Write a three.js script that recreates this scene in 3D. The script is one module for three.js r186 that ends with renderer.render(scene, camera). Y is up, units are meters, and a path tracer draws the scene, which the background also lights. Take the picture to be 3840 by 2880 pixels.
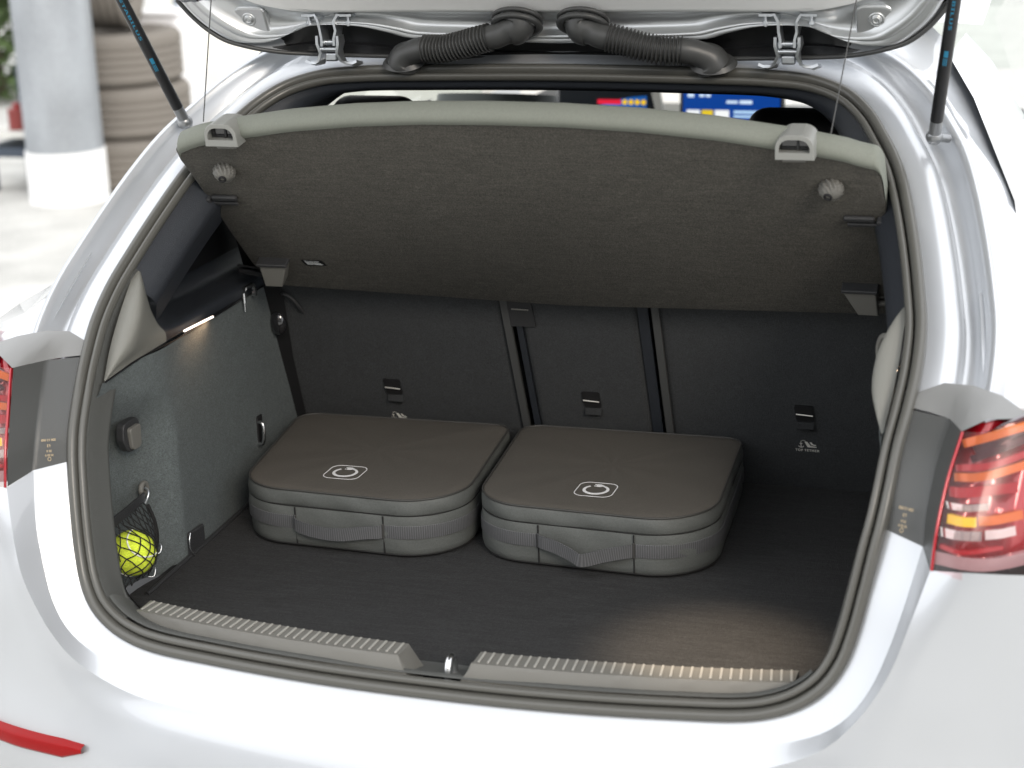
import * as THREE from 'three';
import { RoundedBoxGeometry } from 'three/addons/geometries/RoundedBoxGeometry.js';
import { mergeGeometries, mergeVertices, toCreasedNormals } from 'three/addons/utils/BufferGeometryUtils.js';
import { RectAreaLightUniformsLib } from 'three/addons/lights/RectAreaLightUniformsLib.js';
RectAreaLightUniformsLib.init();

// ------------------------------------------------------------------ camera, sky, sun, exposure
// axes: x to the right across the car, y up, z towards the photographer; origin on the boot floor at the loading sill
const scene = new THREE.Scene();
const camera = new THREE.PerspectiveCamera(23.94, 4 / 3, 0.05, 300);
camera.position.set(0.773, 1.052, 2.051);
camera.rotation.set(THREE.MathUtils.degToRad(-17.0), THREE.MathUtils.degToRad(18.32), THREE.MathUtils.degToRad(-1.88), 'YXZ');
camera.focus = 2.72;
camera.userData.fStop = 4.3;

function skyTexture() {
  const w = 512, h = 256, d = new Float32Array(w * h * 4);
  for (let j = 0; j < h; j++) for (let i = 0; i < w; i++) {
    const el = (j + 0.5) / h * Math.PI - Math.PI / 2, az = (i + 0.5) / w * Math.PI * 2;
    const up = Math.max(0, Math.sin(el));
    let n = 0, a = 0.5;
    for (let o = 1; o < 5; o++) { n += a * Math.sin(az * o * 2 + o * 1.7 + 2.1 * Math.sin(el * o * 3 + o)) * Math.cos(el * (o * 2.3) + az * o); a *= 0.55; }
    const L = (1.05 + 0.22 * up) * (1 + 0.10 * n);
    const k = (j * w + i) * 4;
    d[k] = L * 0.985; d[k + 1] = L; d[k + 2] = L * 1.03; d[k + 3] = 1;
  }
  const t = new THREE.DataTexture(d, w, h, THREE.RGBAFormat, THREE.FloatType);
  t.mapping = THREE.EquirectangularReflectionMapping; t.magFilter = THREE.LinearFilter; t.needsUpdate = true;
  return t;
}
scene.background = scene.environment = skyTexture();
const sun = new THREE.DirectionalLight(0xfff2e2, 0.75);
sun.position.set(5.0, 4.4, 6.4); sun.target.position.set(0, 0, -0.2);
sun.castShadow = true; sun.shadow.radius = 30; sun.shadow.mapSize.set(2048, 2048);
Object.assign(sun.shadow.camera, { left: -8, right: 8, top: 8, bottom: -8, near: 0.5, far: 40 });
scene.add(sun, sun.target);
const renderer = new THREE.WebGLRenderer({ antialias: true });
renderer.setSize(1024, 768);
renderer.toneMapping = THREE.LinearToneMapping;
renderer.toneMappingExposure = 1.78;
renderer.shadowMap.enabled = true; renderer.shadowMap.type = THREE.PCFSoftShadowMap;

// ------------------------------------------------------------------ small tools
const GROUND = -0.72;
let seed = 7;
const rnd = () => { seed = (seed * 16807) % 2147483647; return seed / 2147483647; };
const V = (x, y, z) => new THREE.Vector3(x, y, z);
const vec = a => a.map(p => V(...p));
const lerp = (a, b, t) => a + (b - a) * t;
const sstep = (a, b, x) => { const t = Math.min(1, Math.max(0, (x - a) / (b - a))); return t * t * (3 - 2 * t); };
const used = new Map();
function numbered(name) { const n = used.get(name) || 0; used.set(name, n + 1); return n ? `${name}_${String(n).padStart(3, '0')}` : name; }
function tag(o, label, category, group) { o.userData.label = label; o.userData.category = category; if (group) o.userData.group = group; return o; }
function thing(name, [x, y, z], label, category, group) {
  const g = new THREE.Group(); g.name = numbered(name); g.position.set(x, y, z); scene.add(g); return tag(g, label, category, group);
}
function mesh(name, geo, mat, parent, label) {
  const m = new THREE.Mesh(geo, mat); m.name = name; m.castShadow = m.receiveShadow = true;
  if (label) m.userData.label = label;
  parent.add(m); return m;
}
// a surface through rows of points, uv in metres
function grid(rows, { close = false, crease = 0 } = {}) {
  const R = rows.length, C = rows[0].length, pos = [], uv = [], idx = [];
  const us = []; let acc = 0;
  for (let j = 0; j < C; j++) { if (j) acc += rows[R >> 1][j].distanceTo(rows[R >> 1][j - 1]); us.push(acc); }
  let va = 0;
  for (let i = 0; i < R; i++) {
    if (i) va += rows[i][C >> 1].distanceTo(rows[i - 1][C >> 1]);
    for (let j = 0; j < C; j++) { const p = rows[i][j]; pos.push(p.x, p.y, p.z); uv.push(us[j], va); }
  }
  const RR = close ? R : R - 1;
  for (let i = 0; i < RR; i++) for (let j = 0; j < C - 1; j++) {
    const a = i * C + j, b = a + 1, c = ((i + 1) % R) * C + j, e = c + 1;
    idx.push(a, c, b, b, c, e);
  }
  let g = new THREE.BufferGeometry();
  g.setAttribute('position', new THREE.Float32BufferAttribute(pos, 3));
  g.setAttribute('uv', new THREE.Float32BufferAttribute(uv, 2));
  g.setIndex(idx);
  if (crease) g = toCreasedNormals(g, crease); else g.computeVertexNormals();
  return g;
}
const plain = g => { const h = g.index ? g.toNonIndexed() : g; for (const k of Object.keys(h.attributes)) if (!['position', 'normal', 'uv'].includes(k)) h.deleteAttribute(k); return h; };
const merge = list => mergeGeometries(list.map(plain));
const mirror = g => { const h = g.clone(); h.scale(-1, 1, 1); if (h.index) { const a = h.index.array; for (let i = 0; i < a.length; i += 3) { const t = a[i]; a[i] = a[i + 2]; a[i + 2] = t; } } else for (const n in h.attributes) { const at = h.attributes[n], s = at.itemSize, a = at.array; for (let i = 0; i < at.count; i += 3) for (let k = 0; k < s; k++) { const t = a[i * s + k]; a[i * s + k] = a[(i + 2) * s + k]; a[(i + 2) * s + k] = t; } }
  h.attributes.normal && h.computeVertexNormals; return h; };
const spline = (pts, n, closed = false, tension = 0.5) => new THREE.CatmullRomCurve3(pts, closed, tension === 0.5 ? 'centripetal' : 'catmullrom', tension).getSpacedPoints(n);
function tube(pts, r, seg = 40, rs = 10, closed = false) { return new THREE.TubeGeometry(new THREE.CatmullRomCurve3(vec(pts), closed, 'centripetal'), seg, r, rs, closed); }
function rod(a, b, r, rs = 12, r2 = r) {
  const A = V(...a), B = V(...b), g = new THREE.CylinderGeometry(r2, r, A.distanceTo(B), rs);
  g.applyQuaternion(new THREE.Quaternion().setFromUnitVectors(V(0, 1, 0), B.clone().sub(A).normalize())); g.translate(...A.add(B).multiplyScalar(0.5).toArray()); return g;
}
function rbox(w, h, d, r, at = [0, 0, 0], rot) { const g = new RoundedBoxGeometry(w, h, d, 3, Math.min(r, w * .49, h * .49, d * .49)); if (rot) g.applyMatrix4(new THREE.Matrix4().makeRotationFromEuler(new THREE.Euler(...rot))); g.translate(...at); return g; }
// a flat strip of rectangular section bent along a path; wide = direction of its width
function strip(pts, wide, w, t) {
  const W = V(...wide).normalize(), P = vec(pts), rows = [];
  P.forEach((p, i) => {
    const T = P[Math.min(i + 1, P.length - 1)].clone().sub(P[Math.max(i - 1, 0)]).normalize();
    const S = W.clone().addScaledVector(T, -W.dot(T)).normalize(), N = T.clone().cross(S);
    const c = (a, b) => p.clone().addScaledVector(S, a * w / 2).addScaledVector(N, b * t / 2);
    rows.push([c(-1, -1), c(1, -1), c(1, 1), c(-1, 1), c(-1, -1)]);
  });
  const g = [grid(rows, { crease: 0.7 })];
  for (const r of [rows[0], rows[rows.length - 1]]) g.push(grid([[r[0], r[1]], [r[3], r[2]]]));
  return merge(g);
}
// rounded polygon in the plane
function roundPoly(pts, radii, seg = 8) {
  const out = [], n = pts.length;
  for (let i = 0; i < n; i++) {
    const p = new THREE.Vector2(...pts[i]), a = new THREE.Vector2(...pts[(i + n - 1) % n]).sub(p), b = new THREE.Vector2(...pts[(i + 1) % n]).sub(p);
    a.normalize(); b.normalize();
    const ang = Math.acos(THREE.MathUtils.clamp(a.dot(b), -1, 1)), r = radii[i], t = r / Math.tan(ang / 2);
    const c = p.clone().addScaledVector(a.clone().add(b).normalize(), r / Math.sin(ang / 2));
    const s = p.clone().addScaledVector(a, t).sub(c), e = p.clone().addScaledVector(b, t).sub(c);
    let a0 = Math.atan2(s.y, s.x), a1 = Math.atan2(e.y, e.x);
    while (a1 - a0 > Math.PI) a1 -= 2 * Math.PI; while (a1 - a0 < -Math.PI) a1 += 2 * Math.PI;
    for (let k = 0; k <= seg; k++) { const q = a0 + (a1 - a0) * k / seg; out.push([c.x + r * Math.cos(q), c.y + r * Math.sin(q)]); }
  }
  return out;
}
function resample(poly, n) { // closed 2D outline to n even points
  const L = [0]; const m = poly.length;
  for (let i = 0; i < m; i++) { const a = poly[i], b = poly[(i + 1) % m]; L.push(L[i] + Math.hypot(b[0] - a[0], b[1] - a[1])); }
  const out = []; let k = 0;
  for (let i = 0; i < n; i++) { const t = L[m] * i / n; while (L[k + 1] < t) k++; const f = (t - L[k]) / (L[k + 1] - L[k] || 1), a = poly[k], b = poly[(k + 1) % m]; out.push([lerp(a[0], b[0], f), lerp(a[1], b[1], f)]); }
  return out;
}
const interp = (xs, ys, x) => { if (x <= xs[0]) return ys[0]; for (let i = 1; i < xs.length; i++) if (x <= xs[i]) return lerp(ys[i - 1], ys[i], (x - xs[i - 1]) / (xs[i] - xs[i - 1])); return ys[ys.length - 1]; };

// ------------------------------------------------------------------ textures and materials
function noise2(w, h, cells, cellsY = cells) { // tiling value noise
  const g = new Float32Array(cells * cellsY).map(() => rnd()), out = new Float32Array(w * h);
  for (let j = 0; j < h; j++) for (let i = 0; i < w; i++) {
    const x = i / w * cells, y = j / h * cellsY, x0 = Math.floor(x), y0 = Math.floor(y), fx = x - x0, fy = y - y0, sx = fx * fx * (3 - 2 * fx), sy = fy * fy * (3 - 2 * fy);
    const q = (a, b) => g[((b + cellsY) % cellsY) * cells + (a + cells) % cells];
    out[j * w + i] = lerp(lerp(q(x0, y0), q(x0 + 1, y0), sx), lerp(q(x0, y0 + 1), q(x0 + 1, y0 + 1), sx), sy);
  }
  return out;
}
function dataTex(w, h, fn, metres, srgb = true) {
  const d = new Uint8Array(w * h * 4);
  for (let j = 0; j < h; j++) for (let i = 0; i < w; i++) { const c = fn(i, j, j * w + i), k = (j * w + i) * 4; for (let n = 0; n < 3; n++) d[k + n] = Math.max(0, Math.min(255, Math.round((c.length ? c[n] : c) * 255))); d[k + 3] = 255; }
  const t = new THREE.DataTexture(d, w, h); t.wrapS = t.wrapT = THREE.RepeatWrapping; t.magFilter = THREE.LinearFilter; t.minFilter = THREE.LinearMipmapLinearFilter; t.generateMipmaps = true;
  if (srgb) t.colorSpace = THREE.SRGBColorSpace;
  t.repeat.set(1 / metres[0], 1 / metres[1]); t.needsUpdate = true; return t;
}
function canvasTex(w, h, draw) { const c = document.createElement('canvas'); c.width = w; c.height = h; const x = c.getContext('2d'); draw(x, w, h); const t = new THREE.CanvasTexture(c); t.colorSpace = THREE.SRGBColorSpace; return t; }
const N = 512;
const fine = noise2(N, N, 256), mid = noise2(N, N, 96), soft = noise2(N, N, 18), patch = noise2(N, N, 5), streak = noise2(N, N, 10, 120), streak2 = noise2(N, N, 24, 256);
function felt(rgb, amp, metres = [0.35, 0.35], nap = 0) {
  return dataTex(N, N, (i, j, k) => { const v = 1 + amp * ((fine[k] - .5) * 1.1 + (mid[k] - .5) * .35 + (soft[k] - .5) * .12 + (patch[k] - .5) * .10) + nap * ((streak[k] - .5) * 1.0 + (streak2[k] - .5) * .8); return rgb.map(c => c * v); }, metres);
}
const feltBump = (m) => dataTex(N, N, (i, j, k) => fine[k] * .7 + mid[k] * .3, [m, m], false);
const std = o => new THREE.MeshStandardMaterial(Object.assign({ side: THREE.DoubleSide }, o));
const phys = o => new THREE.MeshPhysicalMaterial(Object.assign({ side: THREE.DoubleSide }, o));
const lin = (r, g, b) => new THREE.Color().setRGB(r, g, b);
const paint = phys({ color: lin(.535, .555, .58), metalness: 0.55, roughness: 0.38, clearcoat: 1, clearcoatRoughness: 0.04 });
const silver = phys({ color: lin(.60, .62, .63), metalness: 0.7, roughness: 0.34, clearcoat: 0.8, clearcoatRoughness: 0.08 });
const M = {
  paint, silver,
  rubber: std({ color: lin(.060, .062, .062), roughness: .40 }),
  seal: phys({ color: lin(.095, .094, .085), roughness: .29, sheen: .4, sheenRoughness: .5 }),
  plastic: std({ color: lin(.034, .035, .037), roughness: .42, bumpMap: dataTex(N, N, (i, j, k) => fine[k], [.08, .08], false), bumpScale: .0002 }),
  plasticDark: std({ color: lin(.012, .0125, .014), roughness: .38 }),
  plasticBlue: std({ color: lin(.026, .030, .037), roughness: .36, bumpMap: dataTex(N, N, (i, j, k) => fine[k], [.08, .08], false), bumpScale: .0002 }),
  trimLit: std({ color: lin(.20, .20, .18), roughness: .5, bumpMap: dataTex(N, N, (i, j, k) => fine[k], [.08, .08], false), bumpScale: .0002 }),
  lining: std({ color: lin(.085, .088, .083), roughness: .6, bumpMap: dataTex(N, N, (i, j, k) => fine[k], [.1, .1], false), bumpScale: .0003 }),
  seatTrim: std({ color: lin(.062, .064, .064), roughness: .55 }),
  hood: std({ color: lin(.24, .245, .23), roughness: .45 }),
  socket: std({ color: lin(.30, .31, .32), metalness: .8, roughness: .35 }),
  lampTrim: std({ color: lin(.066, .068, .066), roughness: .34, bumpMap: dataTex(N, N, (i, j, k) => fine[k], [.1, .1], false), bumpScale: .00012 }),
  gloss: phys({ color: lin(.012, .012, .014), roughness: .12, clearcoat: 1 }),
  sill: std({ color: lin(.155, .152, .138), roughness: .42, bumpMap: dataTex(N, N, (i, j, k) => fine[k], [.1, .1], false), bumpScale: .00015 }),
  rib: std({ color: lin(.34, .333, .305), roughness: .35 }),
  steel: std({ color: lin(.72, .73, .74), metalness: 1, roughness: .24 }),
  zinc: std({ color: lin(.62, .65, .68), metalness: .9, roughness: .33 }),
  lapel: std({ map: felt([.47, .485, .45], .04, [.3, .3]), roughness: .8 }),
  shelf: phys({ map: felt([.285, .278, .258], .34, [.30, .30], .10), roughness: .97, bumpMap: feltBump(.2), bumpScale: .0011 }),
  wall: phys({ map: felt([.355, .380, .382], .28, [.22, .22]), roughness: .97, bumpMap: feltBump(.16), bumpScale: .0012 }),
  seat: phys({ map: felt([.218, .226, .232], .30, [.22, .22]), roughness: .96, bumpMap: feltBump(.16), bumpScale: .0011 }),
  floor: phys({ map: felt([.158, .160, .162], .34, [.42, .36], .20), roughness: .96, bumpMap: feltBump(.2), bumpScale: .0013 }),
  bag: phys({ map: felt([.325, .311, .288], .10, [.25, .25]), roughness: .72, bumpMap: dataTex(N, N, (i, j, k) => fine[k], [.12, .12], false), bumpScale: .00025 }),
  bagSide: phys({ map: felt([.350, .361, .352], .10, [.25, .25]), roughness: .62, bumpMap: dataTex(N, N, (i, j, k) => fine[k], [.12, .12], false), bumpScale: .00025 }),
  piping: std({ color: lin(.045, .044, .041), roughness: .55 }),
  thread: std({ color: lin(.012, .012, .012), roughness: .8 }),
  white: std({ color: lin(.80, .80, .80), roughness: .6 }),
  black: std({ color: lin(.006, .006, .007), roughness: .7 }),
  blue: std({ color: lin(.01, .22, .36), roughness: .5 }),
};
const webTex = dataTex(64, 64, (i, j) => { const v = .335 + .045 * Math.sin(i / 64 * Math.PI * 2 * 4); return [v, v * 1.01, v * 1.03]; }, [.014, .014]);
M.webbing = std({ map: webTex, roughness: .55, bumpMap: dataTex(64, 64, i => .5 + .5 * Math.sin(i / 64 * Math.PI * 2 * 4), [.014, .014], false), bumpScale: .0003 });

// ------------------------------------------------------------------ aperture of the tailgate: the curve everything at the rear follows
const KY = [-.15, 0, .05, .1, .2, .3, .4, .5, .6, .7, .85], KZ = [.111, .093, .076, .056, .026, -.023, -.122, -.251, -.382, -.533, -.696];
const zBase = (x, y) => interp(KY, KZ, y) - .048 * x * x;
const HALF = [[0, -.005], [.12, -.004], [.22, -.001], [.31, .003], [.40, .009], [.435, .0155], [.47, .029], [.50, .052], [.519, .081], [.531, .118], [.541, .165], [.55, .213], [.5565, .245], [.5615, .277], [.5675, .325], [.574, .36], [.579, .40], [.578, .44], [.57, .475], [.556, .522], [.538, .57], [.52, .606], [.495, .637], [.469, .664], [.433, .687], [.381, .702], [.318, .708], [.2, .711], [0, .713]];
const SZ = [.093, .0925, .0905, .087, .082, .078, .071, .062, .05, .037, .022, .005, -.009, -.026, -.062, -.097, -.14, -.19, -.235, -.295, -.356, -.404, -.45, -.488, -.52, -.541, -.546, -.546, -.547];
const ring = [];
HALF.forEach((p, i) => ring.push(V(p[0], p[1], SZ[i])));
for (let i = HALF.length - 2; i > 0; i--) ring.push(V(-HALF[i][0], HALF[i][1], SZ[i]));
const RN = 300;
const rim = new THREE.CatmullRomCurve3(ring, true, 'centripetal').getSpacedPoints(RN).slice(0, RN);
const frames = rim.map((p, i) => {
  const T = rim[(i + 1) % RN].clone().sub(rim[(i + RN - 1) % RN]).normalize(), e = .06;
  const dy = (zBase(p.x, p.y + e) - zBase(p.x, p.y - e)) / (2 * e);
  const Nn = V(.096 * p.x, -dy, 1).normalize();
  const O = T.clone().cross(Nn).normalize();
  return { p, O, N: Nn.addScaledVector(O, 0).normalize() };
});
const at = (i, o, n) => { const f = frames[((i % RN) + RN) % RN]; return f.p.clone().addScaledVector(f.O, o).addScaledVector(f.N, n); };
function sweep(i0, i1, prof, opt) { // prof(i, t) -> [[o, n], ...]; i0..i1 may run past RN
  const rows = []; for (let i = i0; i <= i1; i++) rows.push(prof(i, (i - i0) / Math.max(1, i1 - i0)).map(([o, n]) => at(i, o, n)));
  return grid(rows, opt);
}
const sweepAll = (prof, opt = {}) => grid(frames.map((f, i) => prof(i).map(([o, n]) => at(i, o, n))), { ...opt, close: true });
const idxY = (y, right = true) => { let b = -1, bd = 9; rim.forEach((p, i) => { if ((p.x > .3) === right && (right || p.x < -.3)) { const d = Math.abs(p.y - y); if (d < bd) { bd = d; b = i; } } }); return b; };

// ------------------------------------------------------------------ the ground and the forecourt behind
const S = (o) => { o.userData.kind = 'structure'; return o; };
{
  const g = new THREE.PlaneGeometry(160, 160, 1, 1); g.rotateX(-Math.PI / 2); const u = g.attributes.uv; for (let i = 0; i < u.count; i++) u.setXY(i, u.getX(i) * 160, u.getY(i) * 160);
  const m = mesh('ground', g, std({ map: dataTex(N, N, (i, j, k) => { const v = .70 + .06 * (patch[k] - .5) + .08 * (soft[k] - .5) + .05 * (fine[k] - .5); return [v, v * .995, v * .97]; }, [3, 3]), roughness: .8 }), scene);
  m.position.y = GROUND; S(m);
}

// ------------------------------------------------------------------ the car
const car = thing('car', [0, GROUND, 0], 'silver white hatchback seen from behind, tailgate open, two dark bags in its boot', 'car');
const base = new THREE.Matrix4().makeTranslation(0, -GROUND, 0);
function part(name, geo, mat, parent = car, label) { geo.applyMatrix4(base); return mesh(name, geo, mat, parent, label); }
const both = (name, make, mat, parents = [car, car]) => { const g = make(); const a = part(name, g.clone(), mat, parents[0]), b = part(name, mirror(g), mat, parents[1]); return [a, b]; };

// body around the opening: flange, gutter, ridge, quarter panel and roof
{
  const a = idxY(.355, true), b = idxY(.355, false);
  const prof = i => {
    const p = rim[((i % RN) + RN) % RN], side = sstep(.35, .52, Math.abs(p.x)), low = 1 - sstep(.36, .46, p.y);
    const wide = .0;
    const rows = [[-.004, -.035], [-.008, -.014], [.004, -.007], [.024, -.004], [.042, -.006]];
    const gd = lerp(.006, .026, side) * (1 - low * .3);
    rows.push([.049, lerp(.006, -.012 - gd * .5, side)], [.053, -.008 - gd], [.070, -.008 - gd * .8], [.078, -.006], [.084, .002], [.091, .003]);
    rows.push([.100, lerp(-.004, -.014, side)], [.115, lerp(-.012, -.036, side)], [.14, lerp(-.02, -.072, side)], [.175, lerp(-.03, -.125, side)], [.22, lerp(-.04, -.20, side)], [.27, lerp(-.05, -.32, side)]);
    return rows;
  };
  const shell = sweep(a, b, prof);
  // roof skin running forward over the cabin, flanks of the quarter panels
  const roof = []; for (let k = 0; k <= 24; k++) { const x = -.60 + 1.2 * k / 24; const c = 1 - (x / .66) ** 2; roof.push([V(x, .755 + .02 * c, -.70 - .06 * c), V(x * 1.01, .80 + .04 * c, -1.0), V(x * 1.02, .84 + .04 * c, -1.6), V(x, .80 + .05 * c, -2.2)]); }
  const body = part('body_panel', merge([shell, grid(roof)]), M.paint);
  // quarter panels below the pillars, above and beside the lamps
  const q = [];
  for (let k = 0; k <= 10; k++) {
    const y = lerp(.36, .47, k / 10), xo = lerp(.665, .645, k / 10), z0 = interp(KY, KZ, y) - .03;
    const w = 1 - .8 * sstep(0, .6, k / 10); q.push([V(xo - .005, y, z0 - .01), V(xo + .03 * w, y + .006, z0 - .03), V(xo + .08 * w, y + .004, z0 - .08), V(xo + .14 * w, y - .005, z0 - .20), V(xo + .19 * w, y, z0 - .36), V(xo + .21 * w, y, z0 - .8), V(xo + .21 * w, y, z0 - 1.6)]);
  }
  q.unshift([V(.575, .352, -.098), V(.63, .362, -.105), V(.74, .36, -.14), V(.83, .35, -.24), V(.885, .34, -.42), V(.905, .33, -.8), V(.905, .33, -1.6)]);
  q.unshift([V(.575, .30, -.098), V(.63, .31, -.105), V(.74, .31, -.14), V(.85, .30, -.24), V(.905, .28, -.42), V(.915, .0, -.8), V(.915, .0, -1.6)]);
  both('quarter_panel', () => grid(q), M.paint);
}

// rear side pillars of the cabin, behind the opening
both('rear_pillar', () => grid([[V(.70, .405, -.36), V(.715, .40, -1.0)], [V(.668, .55, -.46), V(.675, .55, -1.0)], [V(.598, .665, -.62), V(.600, .67, -1.0)], [V(.555, .715, -.70), V(.557, .715, -1.0)]]), M.paint);

// door seal: broad outer lip, groove, round inner bead
{
  const lip = sweepAll(() => [[.003, -.010], [.004, -.002], [.0015, .006], [-.003, .0085], [-.0075, .0075], [-.0105, .004], [-.012, -.003], [-.0135, -.010]]);
  const bead = sweepAll(() => { const r = []; for (let k = 0; k <= 12; k++) { const a = k / 12 * Math.PI * 2; r.push([-.0185 + .0052 * Math.cos(a), -.0015 + .0068 * Math.sin(a)]); } return r; });
  const s = part('door_seal', lip, M.seal); part('seal_bead', bead, M.seal, s);
}

// inner lining between the seal and the boot side walls
const wallX = z => .509 - .054 * z + .027 * sstep(-.24, -.10, z);
{
  const lo = idxY(.47, true), prof = i => { const p = rim[((i % RN) + RN) % RN]; const w = sstep(.02, .10, p.y); const t = 1 - sstep(.34, .40, p.y); return [[-.020, -.006], [-.0225, -.011], [-.0235 + .002 * (1 - t), -.03], [lerp(-.018, -.0265, t * w), -.052], [lerp(-.016, -.0275, t * w), -.056], [lerp(-.010, -.024, t), -.060], [.02, -.064]]; };
  // from the right side down to the start of the sill, and the same on the left
  let hi = 0; for (let i = 0; i < RN; i++) if (rim[i].x > .455 && rim[i].y < .1) { hi = i; break; }
  both('corner_lining', () => sweep(hi, lo, prof), M.lining);
  // dark trim behind the upper seal
  const u0 = idxY(.452, true), u1 = idxY(.452, false);
  part('pillar_trim', sweep(u0, u1, i => { const p = rim[((i % RN) + RN) % RN], s = sstep(.3, .5, Math.abs(p.x)); return [[-.020, -.008], [lerp(-.022, -.025, s), -.016], [lerp(-.024, -.036, s), lerp(-.024, -.030, s)], [lerp(.000, -.044, s), lerp(-.040, -.044, s)], [lerp(.055, -.046, s), lerp(-.075, -.058, s)], [lerp(.13, -.02, s), lerp(-.125, -.11, s)]]; }), M.plasticBlue);
}

// boot side walls of felt with the recess for the net
{
  const wall = (x0) => {
    const rows = [], nz = 60, ny = 30;
    for (let a = 0; a <= nz; a++) {
      const z = lerp(-.035, -.765, a / nz), row = [];
      for (let b = 0; b <= ny; b++) {
        let y = lerp(-.02, .338, b / ny); const z = lerp(Math.min(-.035, zBase(.54, y) - .022), -.765, a / nz); y = Math.min(y, .338 - .012 * sstep(-.2, -.09, z)); let x = wallX(z);
        const zr = z; // recess behind the corner lining
        const rec = (1 - sstep(-.215, -.165, zr)) , r2 = sstep(-.245, -.195, zr) * (1 - sstep(.235, .325, y + .25 * Math.max(0, -zr - .06)));
        x += .048 * r2;
        row.push(V(x0 * x, y, z));
      }
      rows.push(row);
    }
    return grid(rows);
  };
  const gl = wall(-1), gr = wall(1);
  const wl = part('side_wall', gl, M.wall), wr = part('side_wall', gr, M.wall);
  // quarter trims: ledge, bulge near the opening
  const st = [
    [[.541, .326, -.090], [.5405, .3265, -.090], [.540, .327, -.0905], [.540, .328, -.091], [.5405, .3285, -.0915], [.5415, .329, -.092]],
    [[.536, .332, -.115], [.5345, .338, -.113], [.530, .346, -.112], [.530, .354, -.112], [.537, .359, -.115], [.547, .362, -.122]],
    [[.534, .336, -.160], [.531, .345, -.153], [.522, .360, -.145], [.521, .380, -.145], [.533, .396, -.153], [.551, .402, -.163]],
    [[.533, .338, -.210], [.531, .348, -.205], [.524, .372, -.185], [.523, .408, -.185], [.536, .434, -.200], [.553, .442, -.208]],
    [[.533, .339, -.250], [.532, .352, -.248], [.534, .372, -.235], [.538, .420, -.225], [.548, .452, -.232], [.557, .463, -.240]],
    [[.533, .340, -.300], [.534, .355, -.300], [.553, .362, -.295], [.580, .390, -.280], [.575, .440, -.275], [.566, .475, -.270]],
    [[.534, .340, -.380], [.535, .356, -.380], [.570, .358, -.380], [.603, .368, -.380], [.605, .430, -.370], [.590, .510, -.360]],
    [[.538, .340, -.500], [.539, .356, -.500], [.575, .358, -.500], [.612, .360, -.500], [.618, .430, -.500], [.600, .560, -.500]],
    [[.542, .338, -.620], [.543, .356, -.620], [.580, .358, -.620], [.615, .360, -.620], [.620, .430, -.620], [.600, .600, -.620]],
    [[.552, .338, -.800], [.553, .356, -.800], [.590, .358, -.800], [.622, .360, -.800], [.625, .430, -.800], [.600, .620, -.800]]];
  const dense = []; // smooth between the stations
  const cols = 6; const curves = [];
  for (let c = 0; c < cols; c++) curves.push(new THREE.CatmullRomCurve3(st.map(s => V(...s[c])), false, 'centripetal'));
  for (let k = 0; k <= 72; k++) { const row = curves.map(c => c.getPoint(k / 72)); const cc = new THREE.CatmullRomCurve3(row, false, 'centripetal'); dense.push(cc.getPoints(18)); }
  both('lit_bulge_trim', () => grid(dense.slice(0, 35)), M.trimLit);  // same plastic as the quarter trim; light on it put into its colour
  const [tr, tl] = both('quarter_trim', () => grid(dense.slice(34)), M.plasticBlue);
  // upright inner panel above the ledge
  both('inner_panel', () => grid([[V(.60, .39, -.30), V(.612, .39, -.80)], [V(.60, .56, -.40), V(.60, .60, -.80)], [V(.575, .64, -.55), V(.575, .66, -.95)]]), M.plasticDark);
  // felt edge strip along the top of the wall
  both('edge_strip', () => tube([[.5395, .3265, -.092], [.533, .3355, -.16], [wallX(-.3) + .0005, .3385, -.3], [wallX(-.62), .337, -.63]], .0016, 30, 6), M.plasticDark);
  // boot lamp: a lit strip under the ledge, left wall
  const lampZ = -.35, lx = -(wallX(lampZ) - .0025);
  const lens = rbox(.0036, .0036, .088, .0015, [lx + .001, .3435, lampZ], [0, -.054, 0]);
  part('boot_lamp', lens, std({ color: 0xffffff, emissive: new THREE.Color(1, .82, .68), emissiveIntensity: 1.1 }), car, 'lit warm white strip lamp');
  const ra = new THREE.RectAreaLight(new THREE.Color(1, .62, .36), 9, .10, .008); ra.position.set(lx + .014, .3385, lampZ); ra.lookAt(lx - .03, .22, lampZ + .02); scene.add(ra);
  const lens2 = rbox(.0036, .0036, .088, .0015, [-lx - .001, .3435, lampZ], [0, .054, 0]);
  part('boot_lamp', lens2, std({ color: 0xffffff, emissive: new THREE.Color(1, .82, .68), emissiveIntensity: 1.1 }), car, 'lit warm white strip lamp');
  const rb = new THREE.RectAreaLight(new THREE.Color(1, .70, .46), 9, .10, .008); rb.position.set(-lx - .014, .3385, lampZ); rb.lookAt(-lx - .12, .10, lampZ + .13); scene.add(rb);
  // coat-hook shaped bag hook on the left ledge
  const hk = merge([strip([[-.533, .353, -.525], [-.531, .356, -.527], [-.529, .356, -.55], [-.529, .350, -.556], [-.529, .336, -.556]], [1, 0, 0], .006, .005), rod([-.532, .348, -.523], [-.531, .332, -.522], .0032), rod([-.531, .332, -.522], [-.531, .318, -.522], .0014)]);
  part('bag_hook', hk, M.steel, tl);
  // twist knob on the left wall recess
  const kx = -.556;
  const D = new THREE.Shape(roundPoly([[-.021, .019], [.019, .019], [.022, -.004], [.008, -.024], [-.012, -.024], [-.024, -.004]], [.008, .008, .01, .012, .012, .01], 5).map(p => new THREE.Vector2(...p)));
  const kg = new THREE.ExtrudeGeometry(D, { depth: .009, bevelEnabled: true, bevelThickness: .002, bevelSize: .002, bevelSegments: 3 }); kg.rotateY(Math.PI / 2); kg.translate(kx - .003, .225, -.165);
  const knob = part('wall_knob', kg, M.plastic, wl);
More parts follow.
